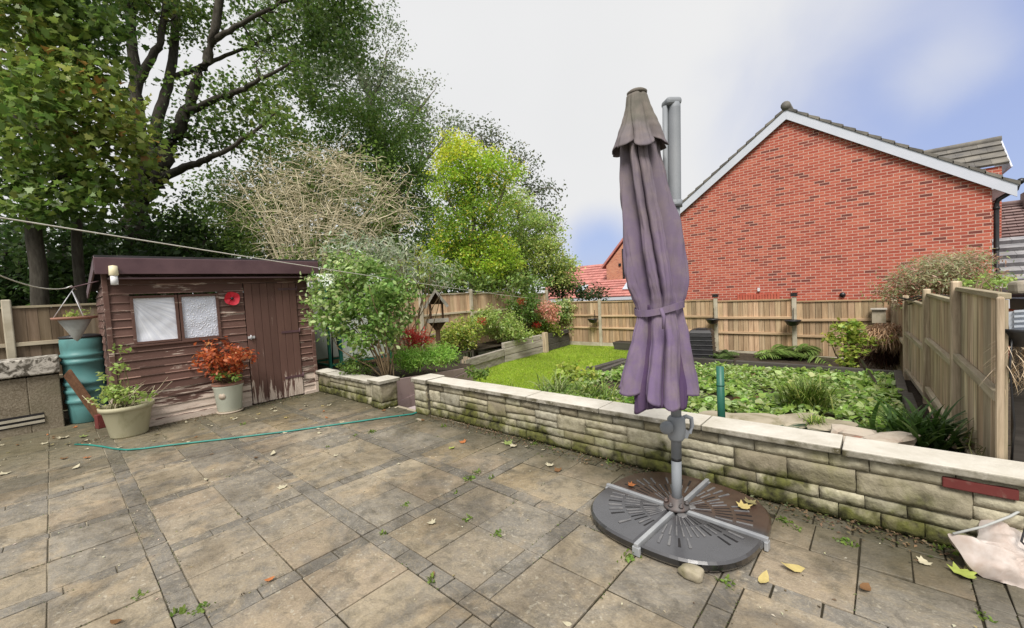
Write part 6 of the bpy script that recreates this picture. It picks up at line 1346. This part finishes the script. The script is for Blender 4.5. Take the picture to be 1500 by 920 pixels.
bush('hedge_shrub', 'mid green shrub behind the fence right of the bird table', 'bush', tuple(gb(680, 430, 13.5)), [BL(660, 410, 13.5, 40, 20, .8), BL(720, 420, 13.8, 46, 16, .8), BL(775, 418, 14.5, 34, 18, .8)], 2400, .12, G['mid'], stems=10, sigma=.15)
bush('hedge_shrub', 'dark green shrub rising over the far corner of the fences', 'bush', tuple(gb(850, 440, 19)), [BL(835, 425, 18.5, 26, 16, .8), BL(870, 432, 18.5, 20, 8, .7), BL(818, 415, 18, 16, 16, .7)], 1700, .13, G['dark'], stems=6, sigma=.16)
# dry tangled shrub
D8 = 11.8; bb0 = gb(455, 430, D8); dt = thing('dry_shrub', 'tangled mass of bare pale twigs behind the shed', 'bush', tuple(bb0)); m = MB()
for k in range(46):
    x, y = random.uniform(310, 600), random.uniform(235, 330); d = D8 + random.uniform(-.9, .9); top = at(x, y, d); b0 = bb0 + Vector((random.gauss(0, .3), random.gauss(0, .3), 0)); b0.z = 0.8
    mid = b0.lerp(top, .55) + Vector((0, 0, .5)); p = [b0, b0.lerp(mid, .6), mid, mid.lerp(top, .5) + Vector((0, 0, .12)), top]; m.tube(p, [.022, .018, .014, .01, .006], 5)
C_, _ = in_blobs([BL(390, 300, D8, 75, 55, .9), BL(470, 290, D8, 85, 60, 1.), BL(550, 310, D8, 62, 58, .9), BL(450, 350, D8, 110, 40, 1.), BL(490, 245, D8, 60, 26, .6)], 760)
for c in C_:
    a = Vector(c); L = random.uniform(.45, 1.2); d = Vector(RNG.normal(0, 1, 3)); d.z = abs(d.z) * .5; d.normalize(); e = a + d * L; p = curve_pts(a, e, .15, 7); 
    for q in range(7): p[q] = p[q] - Vector((0, 0, (q / 6) ** 2 * L * .35))
    r = random.uniform(.006, .013); m.tube(p, list(np.linspace(r, r * .45, 7)), 4)
    for q in (2, 4): sdv = Vector(RNG.normal(0, 1, 3)); sdv.normalize(); m.tube(curve_pts(p[q], p[q] + sdv * L * .35, .12, 4), [r * .6, r * .5, r * .4, r * .25], 3)
m.build('twigs', 'twig_pale', dt)
P = np.repeat(in_blobs([BL(340, 340, D8, 60, 40, .8), BL(450, 370, D8, 100, 26, .8), BL(540, 300, D8 + .6, 60, 50, .6), BL(420, 290, D8 + 1.2, 130, 70, .4), BL(520, 280, D8 + 1.2, 100, 70, .4), BL(370, 330, D8 + 1., 90, 50, .4)], 260)[0], 22, 0); P += RNG.normal(0, .17, P.shape); leafcloud('leaves', P, .11, G['mid'], 'leaf', dt, OVATE)
# far wooded backdrop
q, d_ = in_blobs([BL(x, 400, 27, 110, 60, 2.2) for x in range(-200, 690, 110)], 700); P = np.repeat(q, 30, 0) + RNG.normal(0, .55, (21000, 3)); tag(leafcloud('woodland', P, .42, G['dark'], 'leaf', None, OVATE), kind='stuff')

# ------------------------------------------------------------------ fallen leaves, weeds, litter
def leaf_proto(shape, curl, size):
    m = MB(); k = len(shape); c = shape.mean(0); r = [tuple(c)] + [tuple(s_) for s_ in shape]
    vs = [((x) * size, (y - .4) * size, .006 + size * (curl * (x * x * 1.6 + (y - .4) ** 2) + .05 * math.sin(7 * x + 3 * y))) for x, y in r]; m.add(vs, [(0, i, i % k + 1) for i in range(1, k + 1)], smooth=True); return m
LC = {'pale': (.45, .41, .29), 'yellow': (.46, .37, .15), 'brown': (.17, .09, .04), 'orange': (.38, .14, .05), 'green': (.2, .25, .08), 'lime': (.30, .35, .08), 'olive': (.22, .19, .09)}
for k_, c_ in LC.items():
    t_ = NT(k_ + '_fallen_leaf'); n_ = t_.noise(35, 4); M['fl_' + k_] = t_.done(t_.mix(n_, tuple(x * .65 for x in c_), tuple(min(.8, x * 1.2) for x in c_)), .7, n_, .3, .004, .2)
def place_leaf(proto, x, y, z, rz, sc, lab, grp):
    o = proto.copy(); COL.objects.link(o); o.location = (x, y, z); o.rotation_euler = (random.uniform(-.15, .15), random.uniform(-.15, .15), rz); o.scale = (sc,) * 3; tag(o, lab, 'leaf', grp); return o
PROT = {}
for k_ in LC:
    PROT[k_] = [leaf_proto(sh_, cu, 1.).build('fallen_leaf', 'fl_' + k_) for sh_, cu in ((LOBED, .5), (OVATE, .9))]
    for o in PROT[k_]: COL.objects.unlink(o)
SPEC = [(745, 650, 'green', 0, .11, 'largest grey green fallen leaf left of the parasol near the wall'), (678, 648, 'orange', 0, .09, 'curled orange leaf lying near the wall pillar'), (662, 657, 'lime', 0, .075, 'yellow green leaf beside the curled orange leaf'), (805, 682, 'pale', 0, .08, 'pale leaf on the buff slab between wall and parasol base'),
        (1165, 835, 'yellow', 1, .12, 'yellow curled leaf on the grey slab right of the parasol base'), (1118, 852, 'yellow', 1, .10, 'yellow leaf touching the front edge of the parasol base'), (1268, 862, 'brown', 1, .09, 'dark reddish leaf on the slab joint at lower right'), (633, 766, 'pale', 0, .07, 'single pale leaf in the middle of the patio'),
        (1090, 743, 'yellow', 0, .10, 'yellow leaf lying on the brown part of the parasol base'), (1100, 737, 'olive', 0, .09, 'olive leaf beside the yellow one on the parasol base'), (925, 711, 'orange', 0, .07, 'small tan leaf on the back left of the parasol base'), (168, 912, 'brown', 1, .07, 'small black brown leaf at the bottom left corner'), (1412, 842, 'lime', 0, .12, 'big lime leaf lying beside the sack'), (92, 642, 'pale', 0, .12, 'long pale leaf left of the hose end'), (122, 640, 'green', 0, .11, 'pale green leaf lying just above the hose end'), (110, 686, 'pale', 1, .09, 'pale curled leaf on the slabs below the hose end'), (400, 746 - 80, 'pale', 1, .1, 'pale slim leaf just below the hose in front of the shed'), (5, 695, 'pale', 0, .1, 'pale leaf at the left edge of the patio')]
for (x, y, k_, s_, sz, lab) in SPEC:
    on = 860 < x < 1135 and 700 < y < 760; z = .082 if on else .006; p_ = onz(x, y, z); place_leaf(PROT[k_][s_], p_.x, p_.y, z, random.uniform(0, 6.3), sz, lab, None)
cnt = 0; tries = 0
while cnt < 96 and tries < 6000:
    tries += 1; a, c = random.uniform(-9.0, .4), random.uniform(-.6, 3.36)
    pr = .06 + (.8 if a < -6.6 else 0) + (.35 if a < -5.4 and c > 1 else 0) + (.45 if c > 3.1 else 0)
    if random.random() > pr or (-1.75 < a < -.4 and 2.1 < c < 3.5) or (a < -7.8 and .45 < c < 3.2) or (a < -7.3 and .25 < c < 1): continue
    if any((Vector((a, c, 0)) - o_).length < .3 for o_ in (Vector(PC), Vector(PD))): continue
    k_ = random.choices(['pale', 'yellow', 'brown', 'orange', 'olive'], [6, 1.2, 2.4, 1, 2])[0]
    place_leaf(random.choice(PROT[k_]), a, c, .005, random.uniform(0, 6.3), random.uniform(.035, .085), {'pale': 'small pale fallen leaf scattered on the patio slabs', 'yellow': 'small yellow fallen leaf scattered on the patio slabs', 'brown': 'small brown fallen leaf scattered on the patio slabs', 'orange': 'small orange tan fallen leaf scattered on the patio slabs', 'olive': 'small olive fallen leaf scattered on the patio slabs'}[k_], 'small %s leaves fallen on the patio' % k_); cnt += 1
WP = []
for k in range(3):
    n = 16 + 6 * k; P = RNG.normal(0, .022 + .008 * k, (n, 3)); P[:, 2] = np.abs(P[:, 2]) * .5 + .004
    o = leafcloud('weed', P, .045, [(3, (.15, .24, .04)), (2, (.22, .32, .07)), (1, (.3, .36, .13))], 'leaf', None, OVATE, updir=.8); COL.objects.unlink(o); WP.append(o)
WX = [(262, 898), (205, 845 + 30), (296, 893), (562, 783), (700, 692), (688, 703), (668, 722), (684, 761), (731, 783), (631, 851), (520, 638), (545, 633), (480, 655), (356, 622), (790, 648), (843, 640), (908, 668), (920, 818), (720, 700), (1168, 776), (1238, 795), (1252, 801), (1066, 855), (1150, 765), (1372, 802), (1395, 805), (985, 700), (650, 625), (1440, 905), (596, 740)]
for i, (x, y) in enumerate(WX):
    p_ = onz(x, y, 0); o = WP[i % 3].copy(); COL.objects.link(o); o.location = (p_.x, min(p_.y, 3.38), 0); o.rotation_euler = (0, 0, random.uniform(0, 6.3)); o.scale = (random.uniform(.35, .75),) * 3; tag(o, 'small green weed sprouting from a joint in the paving', 'weed', 'weeds in the paving joints')
n = 1500; P = np.zeros((n, 3)); P[:, 0] = RNG.uniform(-4.7, .6, n); P[:, 1] = 3.42 - np.abs(RNG.normal(0, .09, n)); P[:, 2] = .004 + np.abs(RNG.normal(0, .012, n))
n2 = 900; P2 = np.zeros((n2, 3)); P2[:, 1] = RNG.uniform(.1, 3.2, n2); P2[:, 0] = -7.86 + np.abs(RNG.normal(0, .14, n2)); P2[:, 2] = .005
n3 = 520; P3 = np.zeros((n3, 3)); P3[:, 0] = RNG.uniform(-8.6, .4, n3); P3[:, 1] = RNG.uniform(-1., 3.3, n3); P3[:, 2] = .005; P3 = P3[~((P3[:, 0] < -7.8) & (P3[:, 1] > .4))]
tag(leafcloud('petal_litter', P3, .022, [(3, (.5, .45, .33)), (1, (.3, .24, .12)), (1, (.12, .08, .05))], 'dryleaf', None, SMALL, updir=1.6, jit=.3), kind='stuff')
mp = []
for i in range(-6, 4):
    for k in range(-4, 2):
        bu, bv = U0 + i * PER, V0 + k * PER
        for (a_, c_, e_, f_) in ((bu, bv, bu + 2 * SL, bv), (bu, bv, bu, bv + 2 * SL), (bu + SL, bv, bu + SL, bv + 2 * SL), (bu, bv + SL, bu + 2 * SL, bv + SL), (bu - W_, bv, bu - W_, bv + 2 * SL), (bu, bv - W_, bu + 2 * SL, bv - W_)):
            if random.random() < .45: continue
            s0_ = random.random(); L_ = random.uniform(.15, .6)
            for _ in range(int(60 * L_)):
                s_ = s0_ + random.uniform(-.5, .5) * L_
                if 0 < s_ < 1: mp.append((a_ + (e_ - a_) * s_ + random.gauss(0, .006), c_ + (f_ - c_) * s_ + random.gauss(0, .006), random.uniform(-.006, .004)))
mp = np.array([p_ for p_ in mp if p_[1] < 3.4 and not (p_[0] < -7.85 and p_[1] > .4)])
tag(leafcloud('joint_moss', mp, .014, [(3, (.05, .065, .02)), (2, (.09, .12, .03)), (1.5, (.06, .05, .03)), (.6, (.16, .2, .05))], 'dryleaf', None, SMALL, updir=1., jit=.6), kind='stuff')
tag(leafcloud('leaf_litter', np.concatenate([P, P2]), .026, [(3, (.09, .06, .03)), (2, (.16, .11, .06)), (2, (.06, .075, .02)), (1, (.3, .25, .16))], 'dryleaf', None, SMALL, updir=1.2, jit=.4), kind='stuff')
